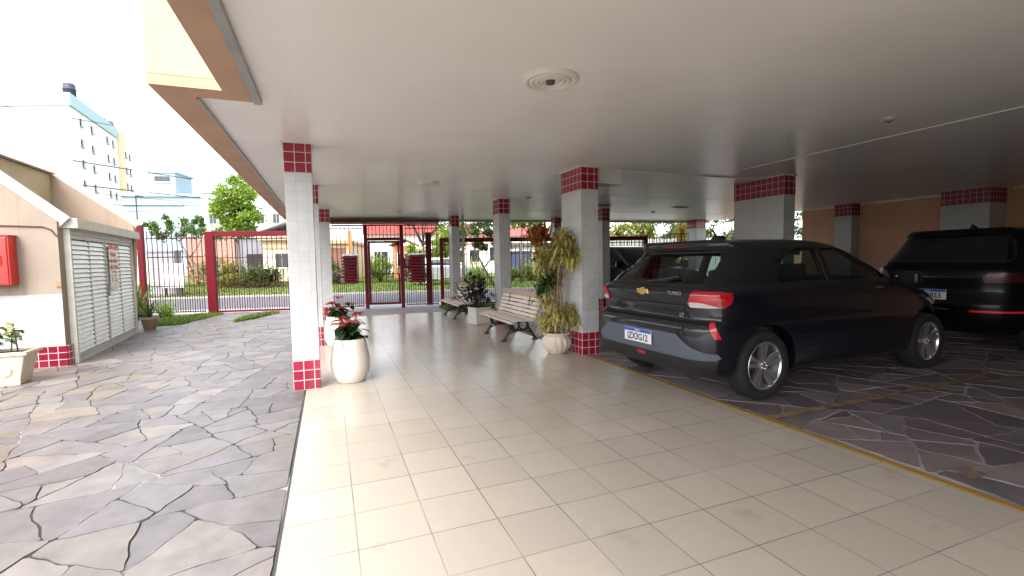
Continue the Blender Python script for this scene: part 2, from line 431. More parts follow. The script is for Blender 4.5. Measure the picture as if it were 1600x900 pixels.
# grass tongues between the wheel tracks
def blades(name, region, n, h, m, label, z=0.0, top=None):
    vs, fs = [], []
    for k in range(n):
        x, y = region()
        a = rng.uniform(0, 6.28); hh = h * rng.uniform(.5, 1.3); ww = .012 + hh * .06; lx, ly = rng.normal(0, .35, 2) * hh
        o = len(vs); dx, dy = math.cos(a) * ww, math.sin(a) * ww
        vs += [(x - dx, y - dy, z), (x + dx, y + dy, z), (x + lx, y + ly, z + hh)]; fs.append((o, o + 1, o + 2))
    me = bpy.data.meshes.new(name); me.from_pydata(vs, [], fs); me.materials.append(m)
    o = bpy.data.objects.new(name, me); COL.objects.link(o)
    return tag(o, label, 'grass', None, 'stuff')
grass_m = leaf_mat('grass_blade', (.06, .11, .010), (.12, .19, .02), (.18, .22, .045), .35)
def tri_region(P):
    P = [np.array(p) for p in P]
    def fn():
        while True:
            k = rng.integers(len(P) - 2)
            a, b_, c = P[0], P[k + 1], P[k + 2]
            u, v = rng.uniform(0, 1, 2)
            if u + v > 1: u, v = 1 - u, 1 - v
            return a + (b_ - a) * u + (c - a) * v
    return fn
for nm, P, n_, lab in (('grass', [(-3.35, 8.75), (-2.75, 8.9), (-2.3, 10.9), (-2.75, 11.1), (-3.5, 10.4)], 2600, 'strip of bright grass beside the left fence inside the driveway'),
                  ('grass', [(-1.75, 8.7), (-1.45, 9.2), (-.95, 10.55), (-1.25, 10.6), (-1.7, 9.6)], 1500, 'tongue of grass between the wheel tracks before the sliding gate'),
                  ('grass', [(3.0, 8.6), (4.6, 8.6), (4.6, 9.6), (3.1, 9.9)], 1800, 'grass patch behind the first bench near the fence')):
    bb_ = blades(nm, tri_region(P), n_, .07, grass_m, lab, 0.0)
def street_region(s0, s1, n0, n1):
    def fn():
        p = W(rng.uniform(s0, s1), rng.uniform(n0, n1)); return (p.x, p.y)
    return fn
blades('grass', street_region(-16, 16, 7.1, 22), 26000, .10, grass_m, 'grass of the verge across the street', .01)

# ------------------------------------------------------------------ the apartment building over the car park
peach = mat('peach_paint', (.46, .285, .195), .75, var=.10, scale=2, bump=.05)
cream = mat('cream_render', (.40, .355, .25), .8, streak=.25, var=.05, scale=1.5, bump=.08)
m_, t_, b_ = _new('ceiling_white')
b_.inputs['Roughness'].default_value = .3; b_.inputs['Specular IOR Level'].default_value = .55
tc_ = t_.nodes.new('ShaderNodeTexCoord'); mp_ = t_.nodes.new('ShaderNodeMapping'); mp_.inputs['Scale'].default_value = (1.2, 1.0, 1)
nz_ = t_.nodes.new('ShaderNodeTexNoise'); nz_.inputs['Scale'].default_value = 1.6; nz_.inputs['Detail'].default_value = 2
t_.links.new(tc_.outputs['Object'], mp_.inputs[0]); t_.links.new(mp_.outputs[0], nz_.inputs['Vector'])
bp_ = t_.nodes.new('ShaderNodeBump'); bp_.inputs['Strength'].default_value = .25; bp_.inputs['Distance'].default_value = .02
t_.links.new(nz_.outputs['Fac'], bp_.inputs['Height']); t_.links.new(bp_.outputs[0], b_.inputs['Normal'])
nc_ = t_.nodes.new('ShaderNodeTexNoise'); nc_.inputs['Scale'].default_value = .7; nc_.inputs['Detail'].default_value = 6; nc_.inputs['Roughness'].default_value = .65
t_.links.new(tc_.outputs['Object'], nc_.inputs['Vector'])
cc_ = t_.nodes.new('ShaderNodeValToRGB'); cc_.color_ramp.elements[0].position = .3; cc_.color_ramp.elements[1].position = .65
cc_.color_ramp.elements[0].color = (.77, .735, .72, 1); cc_.color_ramp.elements[1].color = (.84, .815, .80, 1)
t_.links.new(nc_.outputs['Fac'], cc_.inputs[0]); t_.links.new(cc_.outputs[0], b_.inputs['Base Color'])
ceil_m = m_
white_paint = mat('white_paint', (.72, .70, .66), .5, var=.04)
alu = mat('drip_metal', (.35, .34, .33), .4, metal=.6)
bld = thing('apartment_building', 'apartment building raised on tiled pillars with glossy white ceiling', 'building', (0, 0, 0))
# outline of the overhanging slab: (x, y)
OUT = [(-.37, -6.6), (-.37, .60), (-.79, .60), (-.79, 11.0), (12.5, 9.75), (12.5, -6.6)]
INN = [(-.17, -6.6), (-.17, .80), (-.565, .80), (-.565, 10.82), (12.5, 9.55), (12.5, -6.6)]
b = MB(); b.prism(INN, HC, HC + .2); b.build('ceiling', ceil_m, bld)
b = MB()
for i in range(4):
    a, c = OUT[i], OUT[i + 1]; d, e = INN[i], INN[i + 1]
    v = [(a[0], a[1], HC - .02), (c[0], c[1], HC - .02), (e[0], e[1], HC - .02), (d[0], d[1], HC - .02)]
    v += [(x, y, HC + .05) for x, y, z in v]
    b.add(v, [(0, 1, 2, 3), (3, 2, 6, 7), (4, 7, 6, 5), (0, 4, 5, 1)])
b.build('eave_soffit', peach, bld)
b = MB()
UP = [(-.372, -6.6), (-.372, .598), (-.792, .598), (-.792, 11.0), (12.5, 9.75), (12.5, -6.6)]
b.prism(UP, HC + .05, 11.5); b.build('upper_wall', cream, bld)
b = MB()
b.box(-.172, -.15, -6.6, .80, HC - .035, HC + .001); b.box(-.20, -.15, -6.6, .78, HC - .041, HC - .035); b.build('drip_edge', alu, bld)
b = MB(); b.box(-.57, -.548, .82, 10.8, HC - .03, HC + .001); b.build('drip_edge', alu, bld)
b = MB(); b.bar((-.565, 10.80, HC - .05), (12.45, 9.53, HC - .05), .03, .10, up=(0, 1, 0)); b.build('edge_beam', mat('grey_beam', (.30, .29, .28), .6), bld)
b = MB(); b.box(5.67, 5.69, -6.4, 1.95, HC - .006, HC + .001); b.build('ceiling_strip', white_paint, bld)
b = MB(); b.box(3.602, 4.02, 2.36, 2.62, HC - .20, HC + .001); b.build('pillar_bracket', mat('bracket_white', (.6, .58, .54), .45, var=.03), bld, bevel=.006)
b = MB(); b.box(4.021, 6.62, 2.40, 2.80, HC - .022, HC + .001); b.build('ceiling_beam', ceil_m, bld, bevel=.02)
b = MB(); b.box(-.56, 3.3, 2.16, 2.166, HC - .002, HC + .001); b.box(-.5, 12.1, 4.70, 4.712, HC - .003, HC + .001); b.box(3.62, 12.1, 7.5, 7.512, HC - .003, HC + .001); b.build('ceiling_strip', white_paint, bld)
# back wall of the garage, then an unseen wall added to darken the bays
orange = mat('orange_paint', (.66, .36, .25), .7, var=.07, scale=1.5, bump=.05)
gw = thing('garage_wall', 'orange painted back wall of the garage behind the cars', 'wall', (12.15, 0, 0))
b = MB(); b.box(0, .2, -6.4, 5.9, 0, HC - .001); b.build('wall_face', orange, gw)
b = MB(); b.box(-.03, -.001, -6.3, 1.7, HC - .05, HC - .002); b.box(-.03, -.001, 2.6, 4.4, HC - .05, HC - .002); b.box(-.03, -.001, 4.85, 5.88, HC - .05, HC - .002); b.build('cornice', white_paint, gw)
b = MB(); b.box(-.012, -.001, 3.32, 3.46, 1.43, 1.52); b.build('light_switch', white_paint, gw)
shade_wall = MB(); shade_wall.box(3.45, 12.14, -6.6, -6.4, 0, HC - .002); tag(shade_wall.build('garage_wall', mat('shade_wall_brown', (.06, .042, .036), .7)), 'dark brown wall added out of view to darken the parking bays', 'wall')  # unseen wall, added so the parking side and the hatchback flank stay dark

# ------------------------------------------------------------------ pillars
white_tile = grid_mat('white_tile', (.48, .48, .49), (.35, .35, .35), .1, .1, .0016, rough=.2, var=.05, bump=.3, cloud=.3, cloudcol=(.37, .36, .345))
red_tile = grid_mat('red_tile', (.26, .010, .036), (.62, .52, .5), .1, .1, .0035, rough=.15, var=.18, bump=.4)
PG = 'tiled pillars under the building'
def pillar(x0, x1, y0, y1, label, base=.297, cap=.297):
    t = thing('pillar', label, 'pillar', ((x0 + x1) / 2, (y0 + y1) / 2, 0), 0, PG)
    hx, hy = (x1 - x0) / 2, (y1 - y0) / 2
    b = MB(); b.box(-hx, hx, -hy, hy, base, HC - cap); b.build('shaft', white_tile, t, bevel=.003)
    b = MB(); b.box(-hx - .002, hx + .002, -hy - .002, hy + .002, 0, base); b.build('base_band', red_tile, t, bevel=.003)
    b = MB(); b.box(-hx - .002, hx + .002, -hy - .002, hy + .002, HC - cap, HC - .012); b.build('top_band', red_tile, t, bevel=.003)
    b = MB(); b.box(-hx - .025, hx + .025, -hy - .02, hy + .02, HC - .012, HC - .001); b.build('top_trim', white_paint, t)
    return t
pillar(-.115, .135, 2.03, 2.31, 'white tiled pillar with red bands nearest the camera beside the flagstone driveway')
pillar(-.09, .15, 4.68, 4.94, 'slim white tiled pillar half hidden behind the nearest one')
pillar(.03, .325, 8.12, 8.42, 'white tiled pillar behind the second red flower pot')
pillar(3.345, 3.60, 2.29, 2.84, 'deep white tiled pillar behind the tall potted dracaena')
pillar(3.385, 3.61, 5.55, 5.90, 'white tiled pillar behind the nearer slatted bench')
pillar(3.335, 3.55, 9.14, 9.45, 'white tiled pillar behind the farther slatted bench')
pillar(6.625, 6.86, 2.0, 2.93, 'broad white tiled pillar behind the black hatchback roof')
pillar(6.42, 6.63, 6.68, 6.92, 'shaded tiled pillar just right of the dracaena pillar')
pillar(6.34, 6.57, 9.08, 9.32, 'tiled pillar seen above the dracaena leaves')
pillar(11.33, 11.72, 8.92, 9.35, 'tiled pillar behind the hatchback antenna')
pillar(11.85, 12.14, 4.42, 4.83, 'shaded tiled pillar against the orange wall')
pillar(11.60, 12.14, 1.80, 2.55, 'dim tiled pillar above the dark SUV')
b = MB(); b.tube([(3.66, 9.2, 0), (3.66, 9.2, HC)], .035, 12)
tag(b.build('downpipe', mat('beige_pipe', (.5, .46, .4), .5)), 'beige downpipe beside the pillar behind the farther bench', 'pipe')

# ------------------------------------------------------------------ ceiling fittings
plaster = mat('plaster', (.66, .63, .58), .6, var=.03)
t = thing('ceiling_rosette', 'round ringed plaster ceiling rosette with bare lamp socket', 'ceiling light', (1.675, -.25, HC))
prof = [(.188, 0), (.188, -.006), (.182, -.018), (.168, -.026), (.152, -.026), (.145, -.016), (.14, -.012), (.135, -.024), (.128, -.028), (.118, -.028), (.112, -.014), (.106, -.012), (.1, -.024), (.092, -.027), (.082, -.027), (.077, -.014), (.072, -.012), (.066, -.022), (.056, -.024), (.048, -.012), (.036, -.01), (.0, -.01)]
b = MB(); b.lathe(prof, 48); b.build('rosette', plaster, t)
b = MB(); b.lathe([(.03, -.009), (.03, -.03), (.026, -.034), (.0, -.034)], 20); b.build('lamp_socket', mat('dark_socket', (.08, .065, .06), .5), t)
for (x, y, r, lab) in ((1.71, 4.08, .17, 'round white ceiling lamp above the walkway pots'), (1.77, 8.3, .15, 'round white ceiling lamp closest to the pedestrian gate')):
    t = thing('ceiling_lamp', lab, 'ceiling light', (x, y, HC), 0, 'round lamps on the ceiling')
    b = MB(); b.lathe([(r, 0), (r, -.008), (r * .9, -.025), (r * .5, -.035), (0, -.036)], 32); b.build('lamp_cover', plaster, t)
    b = MB(); b.lathe([(r + .012, 0), (r + .012, -.006), (r + .001, -.009)], 32); b.build('rim', white_paint, t)
for (x, y, lab) in ((4.95, -.38, 'small sensor on the ceiling before the white strip'), (3.9, 5.3, 'small detector on the ceiling beside the bench pillar'), (8.3, 7.2, 'small dark ceiling fitting above the far parked car')):
    t = thing('ceiling_sensor', lab, 'sensor', (x, y, HC), 0, 'small sensors on the ceiling')
    b = MB(); b.lathe([(.06, 0), (.06, -.012), (.045, -.022), (0, -.024)], 20); b.build('sensor_body', mat('sensor_grey', (.4, .38, .36), .5), t)
    b = MB(); b.lathe([(.02, -.0235), (.018, -.034), (0, -.036)], 12); b.build('sensor_eye', mat('dark_socket', (.08, .065, .06), .5), t)
for (x, y, lab) in ((6.05, 6.1, 'flush ceiling grille left of the antenna'), (8.2, 6.05, 'flush ceiling grille above the hatchback antenna')):
    t = thing('ceiling_grille', lab, 'vent', (x, y, HC), 0, 'grilles in the garage ceiling')
    b = MB(); b.box(-.2, .2, -.09, .09, -.012, -.001); b.build('frame', mat('sensor_grey', (.4, .38, .36), .5), t)
    b = MB(); [b.box(-.18, .18, -.07 + .028 * k, -.055 + .028 * k, -.018, -.013) for k in range(6)]; b.build('slats', mat('dark_socket', (.08, .065, .06), .5), t)
#PART2
# ------------------------------------------------------------------ fence, gates, mailboxes (street frame)
maroon = mat('maroon_paint', (.115, .004, .012), .5, var=.1, scale=3, spec=.2)
bar_m = mat('bar_paint', (.05, .010, .014), .5, var=.1, spec=.2)
def street_thing(name, label, cat, s, n=0.0, group=None, z=0.0):
    return thing(name, label, cat, W(s, n, z), SA, group)
def bars(b, x0, x1, zlo, ztop, step=.115, dense=.75, r=.008, spike=True):
    k = max(1, round((x1 - x0) / step))
    for i in range(k + 1):
        x = x0 + (x1 - x0) * i / k
        b.box(x - r, x + r, -r, r, zlo, ztop)
        if spike: b.add([(x - r, -r, ztop), (x + r, -r, ztop), (x + r, r, ztop), (x - r, r, ztop), (x, 0, ztop + .06)], [(0, 1, 4), (1, 2, 4), (2, 3, 4), (3, 0, 4)])
        if dense and i < k:
            xm = x + (x1 - x0) / k / 2
            b.box(xm - r * .8, xm + r * .8, -r * .8, r * .8, zlo, dense)
def fence(s0, s1, label, h=2.05, rails=(.08, .75, 1.5, 1.98), group='red barred fence panels'):
    t = street_thing('fence', label, 'fence', s0, 0, group)
    b = MB(); bars(b, .04, s1 - s0 - .04, .05, h); b.build('bar_panel', bar_m, t)
    for z in rails:
        b = MB(); b.box(.02, s1 - s0 - .02, -.016, .016, z - .012, z + .012); b.build('rail', bar_m, t)
    return t
f = fence(-5.45, -4.1, 'barred fence panel between the louvred shed and the sliding gate', 2.15)
b = MB(); b.box(-.16, -.04, -.06, .06, 0, 2.32); b.build('post', maroon, f)
f = fence(-1.05, -.1, 'barred fence panel holding the left mailbox bank', 2.25, (.08, .75, 2.2))
f = fence(1.0, 1.93, 'barred fence panel holding the right mailbox bank', 2.25, (.08, .75, 2.2))
fence(8.25, 9.6, 'short barred fence panel right of the far sliding gate', 1.95)
def slide_gate(s0, s1, label, h, pw, beam):
    t = street_thing('sliding_gate', label, 'gate', s0, .02, 'sliding car gates')
    L = s1 - s0
    b = MB(); b.box(0, pw, -.07, .07, .0, h); b.build('frame_post', maroon, t, bevel=.006)
    b = MB(); b.box(L - pw, L, -.07, .07, .0, h); b.build('frame_post', maroon, t, bevel=.006)
    b = MB(); b.box(pw + .001, L - pw - .001, -.06, .06, h - beam, h); b.build('top_beam', maroon, t, bevel=.006)
    b = MB(); b.box(pw + .001, L - pw - .001, -.02, .02, .03, .075); b.build('bottom_rail', maroon, t)
    b = MB(); bars(b, pw + .05, L - pw - .05, .076, h - beam - .002, .12, .78, spike=False)
    b.box(pw + .001, L - pw - .001, -.014, .014, h - beam - .07, h - beam - .045); b.box(pw + .001, L - pw - .001, -.012, .012, 1.45, 1.47); b.box(pw + .001, L - pw - .001, -.012, .012, .77, .79)
    k = int(L / .12)
    for i in range(k):
        x = .05 + i * .12
        b.add([(x - .006, -.006, h), (x + .006, -.006, h), (x + .006, .006, h), (x - .006, .006, h), (x, 0, h + .09)], [(0, 1, 4), (1, 2, 4), (2, 3, 4), (3, 0, 4)])
    b.build('bar_panel', bar_m, t)
slide_gate(-4.05, -1.08, 'wide maroon framed sliding gate at the end of the flagstone driveway', 2.15, .21, .13)
slide_gate(1.97, 8.22, 'long maroon sliding gate behind the benches and parked cars', 1.92, .1, .12)
b = MB(); b.box(-.085, .085, -.085, .085, 0, 2.1); b.box(-.095, .095, -.095, .095, 2.1, 2.12)
tag(b.build('gate_post', maroon, None, .006, W(1.66, .62, 0)), 'thick free standing maroon post beside the right mailbox bank', 'post').rotation_euler.z = SA
t = street_thing('pedestrian_gate', 'maroon barred pedestrian gate under its flat canopy', 'gate', -.08, 0)
L = 1.06
b = MB(); b.box(0, .09, -.05, .05, 0, 2.3); b.build('frame_post', maroon, t, bevel=.004)
b = MB(); b.box(L - .1, L, -.05, .05, 0, 2.3); b.build('frame_post', maroon, t, bevel=.004)
b = MB(); b.box(.091, L - .101, -.03, .03, 1.87, 1.95); b.build('lintel', maroon, t)
b = MB(); bars(b, .13, L - .14, 1.951, 2.28, .1, 0, spike=False); b.build('bar_panel', bar_m, t)
d = MB(); d.box(.10, .16, -.025, .025, .10, 1.86); d.box(L - .17, L - .11, -.025, .025, .10, 1.86); d.box(.161, L - .171, -.025, .025, .10, .16); d.box(.161, L - .171, -.025, .025, 1.80, 1.86); dl = d.build('door_leaf', maroon, t)
d = MB(); bars(d, .19, L - .20, .161, 1.799, .1, .95, spike=False); d.box(.161, L - .171, -.012, .012, .94, .96); d.build('bar_panel', bar_m, dl)
d = MB(); d.bar((.3, -.026, 1.835), (.55, -.05, 1.845), .03, .02); d.build('door_closer', mat('closer_grey', (.3, .3, .3), .4, metal=.5), dl)
d = MB(); d.box(L - .15, L - .12, -.06, -.026, .95, 1.15); d.build('handle', mat('closer_grey', (.3, .3, .3), .4, metal=.5), dl)
b = MB(); b.box(-.9, 2.05, -.45, .35, 2.345, 2.385); b.box(-.9, 2.2, .351, .42, 2.30, 2.335); b.build('canopy', maroon, t)
b = MB(); b.box(L + .002, L + .20, -.07, .07, 1.08, 1.37); ib = b.build('intercom_box', maroon, t, bevel=.006)
b = MB(); b.box(L + .05, L + .15, -.078, -.0705, 1.2, 1.32); b.build('intercom_panel', mat('intercom_grey', (.12, .11, .11), .4, metal=.4), ib)
box_m = mat('mailbox_red', (.19, .013, .024), .4, var=.08, scale=5)
lid_m = mat('mailbox_lid', (.09, .008, .014), .4, var=.08)
def mailboxes(s0, s1, label, flip=1, n=-.16):
    t = street_thing('mailbox_bank', label, 'mailbox', (s0 + s1) / 2, n, 'banks of stacked mailboxes by the pedestrian gate', .70)
    wd = s1 - s0
    b = MB(); b.box(-wd / 2 + .03, wd / 2 - .03, .01, .12, 0, .76); b.build('back_case', lid_m, t)
    for k in range(9):
        z = .0 + k * .0838
        b = MB(); x0, x1 = -wd / 2, wd / 2
        v = [(x0, -.10, z + .012), (x1, -.10, z + .012), (x1, .009, z + .004), (x0, .009, z + .004), (x0, -.13, z + .058), (x1, -.13, z + .058), (x1, .009, z + .078), (x0, .009, z + .078)]
        b.add(v, [(0, 3, 2, 1), (4, 5, 6, 7), (0, 1, 5, 4), (1, 2, 6, 5), (2, 3, 7, 6), (3, 0, 4, 7)])
        mb = b.build('mailbox', box_m, t)
        b = MB(); b.box(x0 - .03, x0 + .015, -.15, -.131, z + .050, z + .07); b.build('slot_flap', mat('flap_pale', (.5, .30, .29), .4), mb)
    b = MB(); b.add([(-wd / 2 - .02, -.16, .758), (wd / 2 + .02, -.16, .758), (wd / 2 + .02, .14, .80), (-wd / 2 - .02, .14, .80), (-wd / 2 - .02, -.16, .768), (wd / 2 + .02, -.16, .768), (wd / 2 + .02, .14, .81), (-wd / 2 - .02, .14, .81)],
                    [(0, 3, 2, 1), (4, 5, 6, 7), (0, 1, 5, 4), (1, 2, 6, 5), (2, 3, 7, 6), (3, 0, 4, 7)]); b.build('roof', mat('mailbox_top', (.6, .55, .53), .4), t)
    return t
m1 = mailboxes(-.62, -.24, 'stack of red mailboxes on the fence left of the pedestrian gate')
m2 = mailboxes(1.12, 1.56, 'stack of red mailboxes on the fence right of the pedestrian gate'); m2.rotation_euler.z = SA - R(28)

# ------------------------------------------------------------------ louvred shed on the left
shed = thing('shed', 'beige gabled utility shed with grey louvred doors and tiled base', 'shed', (-2.95, 4.65, 0))
beige = mat('beige_render', (.26, .212, .17), .85, var=.09, scale=2.2, streak=.5, bump=.15, bscale=30)
beige2 = mat('stained_render', (.36, .30, .215), .85, streak=.7, var=.1, scale=1.6, bump=.1)
a_, b2_ = Vector((0, .16, 0)), Vector((-.30, 3.27, 0))
dv = (b2_ - a_).normalized(); DN = Vector((dv.y, -dv.x, 0)); DA = math.atan2(dv.y, dv.x)
# near gable wall, plane y=0 (local)
b = MB()
pts = [(-4.0, 0), (-.02, 0), (-.02, 1.88), (-.05, 1.90), (-1.55, 3.22), (-4.0, 3.22)]
v = [(x, 0, z) for x, z in pts] + [(x, .14, z) for x, z in pts]; n = len(pts)
b.add(v, [tuple(range(n)), tuple(range(n, 2 * n))[::-1]] + [((i + 1) % n, i, n + i, n + (i + 1) % n) for i in range(n)])
b.build('gable_wall', beige, shed)
b = MB(); b.bar((.03, .07, 1.86), (-1.6, .07, 3.29), .19, .05, up=(0, 1, 0)); b.build('coping', mat('coping_white', (.50, .48, .46), .7, var=.06), shed)
b = MB(); b.box(-4.0, -.018, -.006, -.0005, .275, .94); b.build('white_tile_panel', grid_mat('shed_white_tile', (.40, .42, .425), (.35, .36, .36), .2, .1, .0015, rough=.2, var=.015, bump=.15), shed)
b = MB(); b.box(-4.0, -.012, -.009, -.0005, 0, .272); b.build('base_tiles', grid_mat('shed_red_tile', (.215, .01, .033), (.6, .5, .5), .1, .09, .004, rough=.15, var=.15, bump=.3), shed)
b = MB(); b.box(-.0175, .006, .005, .155, 0, .272); b.build('base_tiles', MATS['shed_red_tile'], shed)
b = MB(); b.tube([(-4.0, -.008, 1.84), (-.55, -.008, 1.815), (-.16, -.008, 1.805), (-.08, -.008, 1.77), (-.03, -.008, 1.69), (-.02, -.008, 1.69)], .009, 8); b.build('cable', mat('cable_brown', (.05, .03, .02), .7), shed)
b = MB(); b.box(-.07, -.012, -.02, -.001, 1.04, 1.10); b.build('socket', mat('socket_rust', (.3, .18, .1), .7), shed)
# door wall frame of reference
def dbox(b, x0, x1, y0, y1, z0, z1): b.box(x0, x1, y0, y1, z0, z1)
DM = Matrix.Translation(a_) @ Matrix.Rotation(DA, 4, 'Z')   # x along the doors, -y outwards
steel = mat('louvre_grey', (.70, .74, .75), .4, var=.06, metal=.0); steel_d = mat('frame_grey', (.40, .44, .44), .45, var=.06)
def door_mesh(x0, x1):
    out = []
    fr = MB(); fr.M = DM
    for (u, v2) in ((x0, x0 + .045), (x1 - .045, x1)): fr.box(u, v2, -.03, .01, .06, 1.72)
    fr.box(x0 + .046, x1 - .046, -.03, .01, .06, .115); fr.box(x0 + .046, x1 - .046, -.03, .01, 1.665, 1.72)
    xm = (x0 + x1) / 2
    fr.box(xm - .022, xm + .022, -.03, .01, .116, 1.664)
    sl = MB(); sl.M = DM
    for (u, v2) in ((x0 + .046, xm - .023), (xm + .023, x1 - .046)):
        k = 24
        for i in range(k):
            z = .125 + i * (1.53 / k)
            sl.add([(u, -.036, z), (v2, -.036, z), (v2, -.014, z + .056), (u, -.014, z + .056), (u, -.028, z - .002), (v2, -.028, z - .002), (v2, -.006, z + .054), (u, -.006, z + .054)],
                   [(0, 1, 2, 3), (7, 6, 5, 4), (0, 4, 5, 1), (3, 2, 6, 7), (0, 3, 7, 4), (1, 5, 6, 2)])
    return fr, sl
LD = 3.12
for (x0, x1) in ((.035, 1.44), (1.46, 2.98)):
    fr, sl = door_mesh(x0, x1)
    d_ = fr.build('louvred_door', steel_d, shed)
    sl.build('slats', steel, d_)
    if x0 > 1:
        hb = MB(); hb.M = DM; hb.box(x0 + .01, x0 + .035, -.06, -.031, .82, 1.0); hb.build('handle', mat('closer_grey', (.3, .3, .3), .4, metal=.5), d_)
b = MB(); b.M = DM
b.box(-.02, .033, -.045, .1, .0, 1.72); b.box(2.982, 3.12, -.045, .1, 0, 1.72); b.box(-.02, 3.12, -.045, .1, 1.722, 1.80); b.box(.034, 2.981, -.035, .1, 0, .055)
b.build('door_frame', mat('frame_pale', (.52, .52, .47), .6, var=.1), shed)
b = MB(); b.M = DM; b.box(-.06, 3.2, -.14, .1, 1.80, 1.93); b.build('fascia', mat('fascia_grey', (.50, .48, .45), .6, var=.08), shed)
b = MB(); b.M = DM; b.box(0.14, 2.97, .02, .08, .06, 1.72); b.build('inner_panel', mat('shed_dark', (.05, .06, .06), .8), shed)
# far gable parapet and the cream wall above the roof
b = MB()
pts = [(-1.45, 0), (-.30, 0), (-.21, 1.94), (-.22, 2.06), (-1.39, 2.97), (-4.0, 3.3), (-4.0, 0)]
v = [(x, 3.22, z) for x, z in pts] + [(x, 3.36, z) for x, z in pts]; n = len(pts)
b.add(v, [tuple(range(n)), tuple(range(n, 2 * n))[::-1]] + [((i + 1) % n, i, n + i, n + (i + 1) % n) for i in range(n)])
b.build('gable_wall', mat('peach_render', (.30, .235, .18), .85, var=.08, streak=.4, scale=1.5), shed)
b = MB(); b.bar((-.18, 3.29, 2.05), (-1.41, 3.29, 3.0), .2, .03, up=(0, 1, 0)); b.build('coping', mat('coping_pale', (.6, .5, .42), .7, var=.1), shed)
b = MB(); b.add([(-1.39, .3, 0), (-1.39, 3.21, 0), (-1.39, 3.21, 2.95), (-1.39, .3, 3.0), (-1.6, .3, 0), (-1.6, 3.21, 0), (-1.6, 3.21, 2.95), (-1.6, .3, 3.0)],
                [(0, 1, 2, 3), (7, 6, 5, 4), (0, 4, 5, 1), (3, 2, 6, 7), (0, 3, 7, 4), (1, 5, 6, 2)]); b.build('upper_wall', beige2, shed)
b = MB(); b.bar((-1.47, .3, 3.02), (-1.47, 3.24, 2.975), .28, .03); b.build('coping', mat('coping_dark', (.25, .19, .15), .8, var=.2), shed)
b = MB(); b.add([(-.05, .15, 1.94), (-1.38, .15, 2.25), (-1.38, 3.2, 2.25), (-.28, 3.2, 1.94)], [(0, 3, 2, 1)]); b.build('roof', mat('roof_grey', (.3, .28, .26), .8, var=.15), shed)
# sign on the door
sg = thing('warning_sign', 'white warning sign with red heading hung on the louvred door', 'sign', Vector((-2.95, 4.65, 0)) + (DM @ Vector((1.80, -.045, 1.28))), DA)
b = MB(); b.box(-.235, .235, -.006, .0, -.36, .345); b.build('board', mat('sign_white', (.72, .70, .70), .4, var=.02), sg)
b = MB(); b.box(-.26, .26, -.010, -.0065, .29, .355); b.build('header_band', mat('sign_red', (.42, .03, .03), .4), sg)
sr = mat('sign_text', (.36, .13, .15), .5); sgrey = mat('sign_text_grey', (.3, .32, .34), .5)
RX = (math.pi / 2, 0, 0)
text('lettering', 'AVISO', .055, mat('sign_white', (.72, .7, .7)), sg, (0, -.0115, .322), RX)
for k, s_ in enumerate(('PERIGO', 'INFLAMÁVEL', 'NÃO FUME')):
    text('lettering', s_, .088 if k != 1 else .075, sr, sg, (-.01, -.0075, .2 - k * .105), RX, bold=.0015)
text('lettering', 'CENTRAL DE GÁS', .035, sgrey, sg, (0, -.0075, -.085), RX)
b = MB(); b.box(-.16, -.12, -.008, -.0065, -.24, -.12); b.build('pictogram', sgrey, sg)
for k in range(3): text('lettering', ('proibido', 'fumar ou', 'acender fogo')[k], .03, sgrey, sg, (.04, -.0075, -.14 - .04 * k), RX)
# red hydrant cabinet
hy = thing('hydrant_cabinet', 'bright red metal hydrant cabinet mounted on the shed wall', 'cabinet', (-3.68, 4.645, 1.38))
redb = mat('hydrant_red', (.55, .015, .012), .35, var=.06, coat=.3)
b = MB(); b.box(-.30, .30, -.16, 0, -.30, .30); b.build('cabinet_body', redb, hy, bevel=.004)
b = MB(); b.box(-.28, .285, -.175, -.161, -.285, .285); d_ = b.build('cabinet_door', redb, hy, bevel=.006)
b = MB(); b.box(.02, .035, -.185, -.1755, -.28, .28); b.box(.2, .23, -.19, -.1755, -.06, .06); b.build('latch', redb, d_)
b = MB(); b.box(-.315, .315, -.185, 0, .301, .315); b.build('hood', redb, hy)

# ------------------------------------------------------------------ plants
def leaf(b, base, d, up, L, wd, droop=.3, seg=3, mi=0, shape=None, fold=.15):
    """one bent leaf blade"""
    d = Vector(d).normalized(); up = Vector(up); sd_ = d.cross(up)
    if sd_.length < 1e-3: sd_ = d.cross(Vector((1, 0, 0)))
    sd_.normalize(); nn = sd_.cross(d)
    shape = shape or [.35, 1, .75, 0]
    vs, fs, uv = [], [], []
    p = Vector(base); dd = d.copy()
    k = len(shape)
    for i in range(k):
        h = wd * shape[i] / 2
        vs += [p - sd_ * h + nn * fold * h, p, p + sd_ * h + nn * fold * h]
        p = p + dd * (L / (k - 1)); dd = (dd + Vector((0, 0, -droop / (k - 1) * 2))).normalized()
    for i in range(k - 1):
        a = i * 3
        fs += [(a, a + 1, a + 4, a + 3), (a + 1, a + 2, a + 5, a + 4)]
        uv += [[(0, i / k), (.5, i / k), (.5, (i + 1) / k), (0, (i + 1) / k)], [(.5, i / k), (1, i / k), (1, (i + 1) / k), (.5, (i + 1) / k)]]
    b.add(vs, fs, mi, uv, True)
def rosette(b, c, n, L, wd, droop=.5, lo=-.5, hi=1.0, mi=0, spread=.03):
    for i in range(n):
        a = rng.uniform(0, 6.283); e = rng.uniform(lo, hi)
        d = Vector((math.cos(a) * math.cos(e), math.sin(a) * math.cos(e), math.sin(e)))
        q = Vector(c) + Vector(rng.normal(0, spread, 3))
        leaf(b, q, d, (0, 0, 1), L * rng.uniform(.7, 1.15), wd, droop * rng.uniform(.6, 1.3), mi=mi)
soil = mat('soil', (.03, .02, .015), .95, var=.3, scale=20, bump=.6, bscale=80)
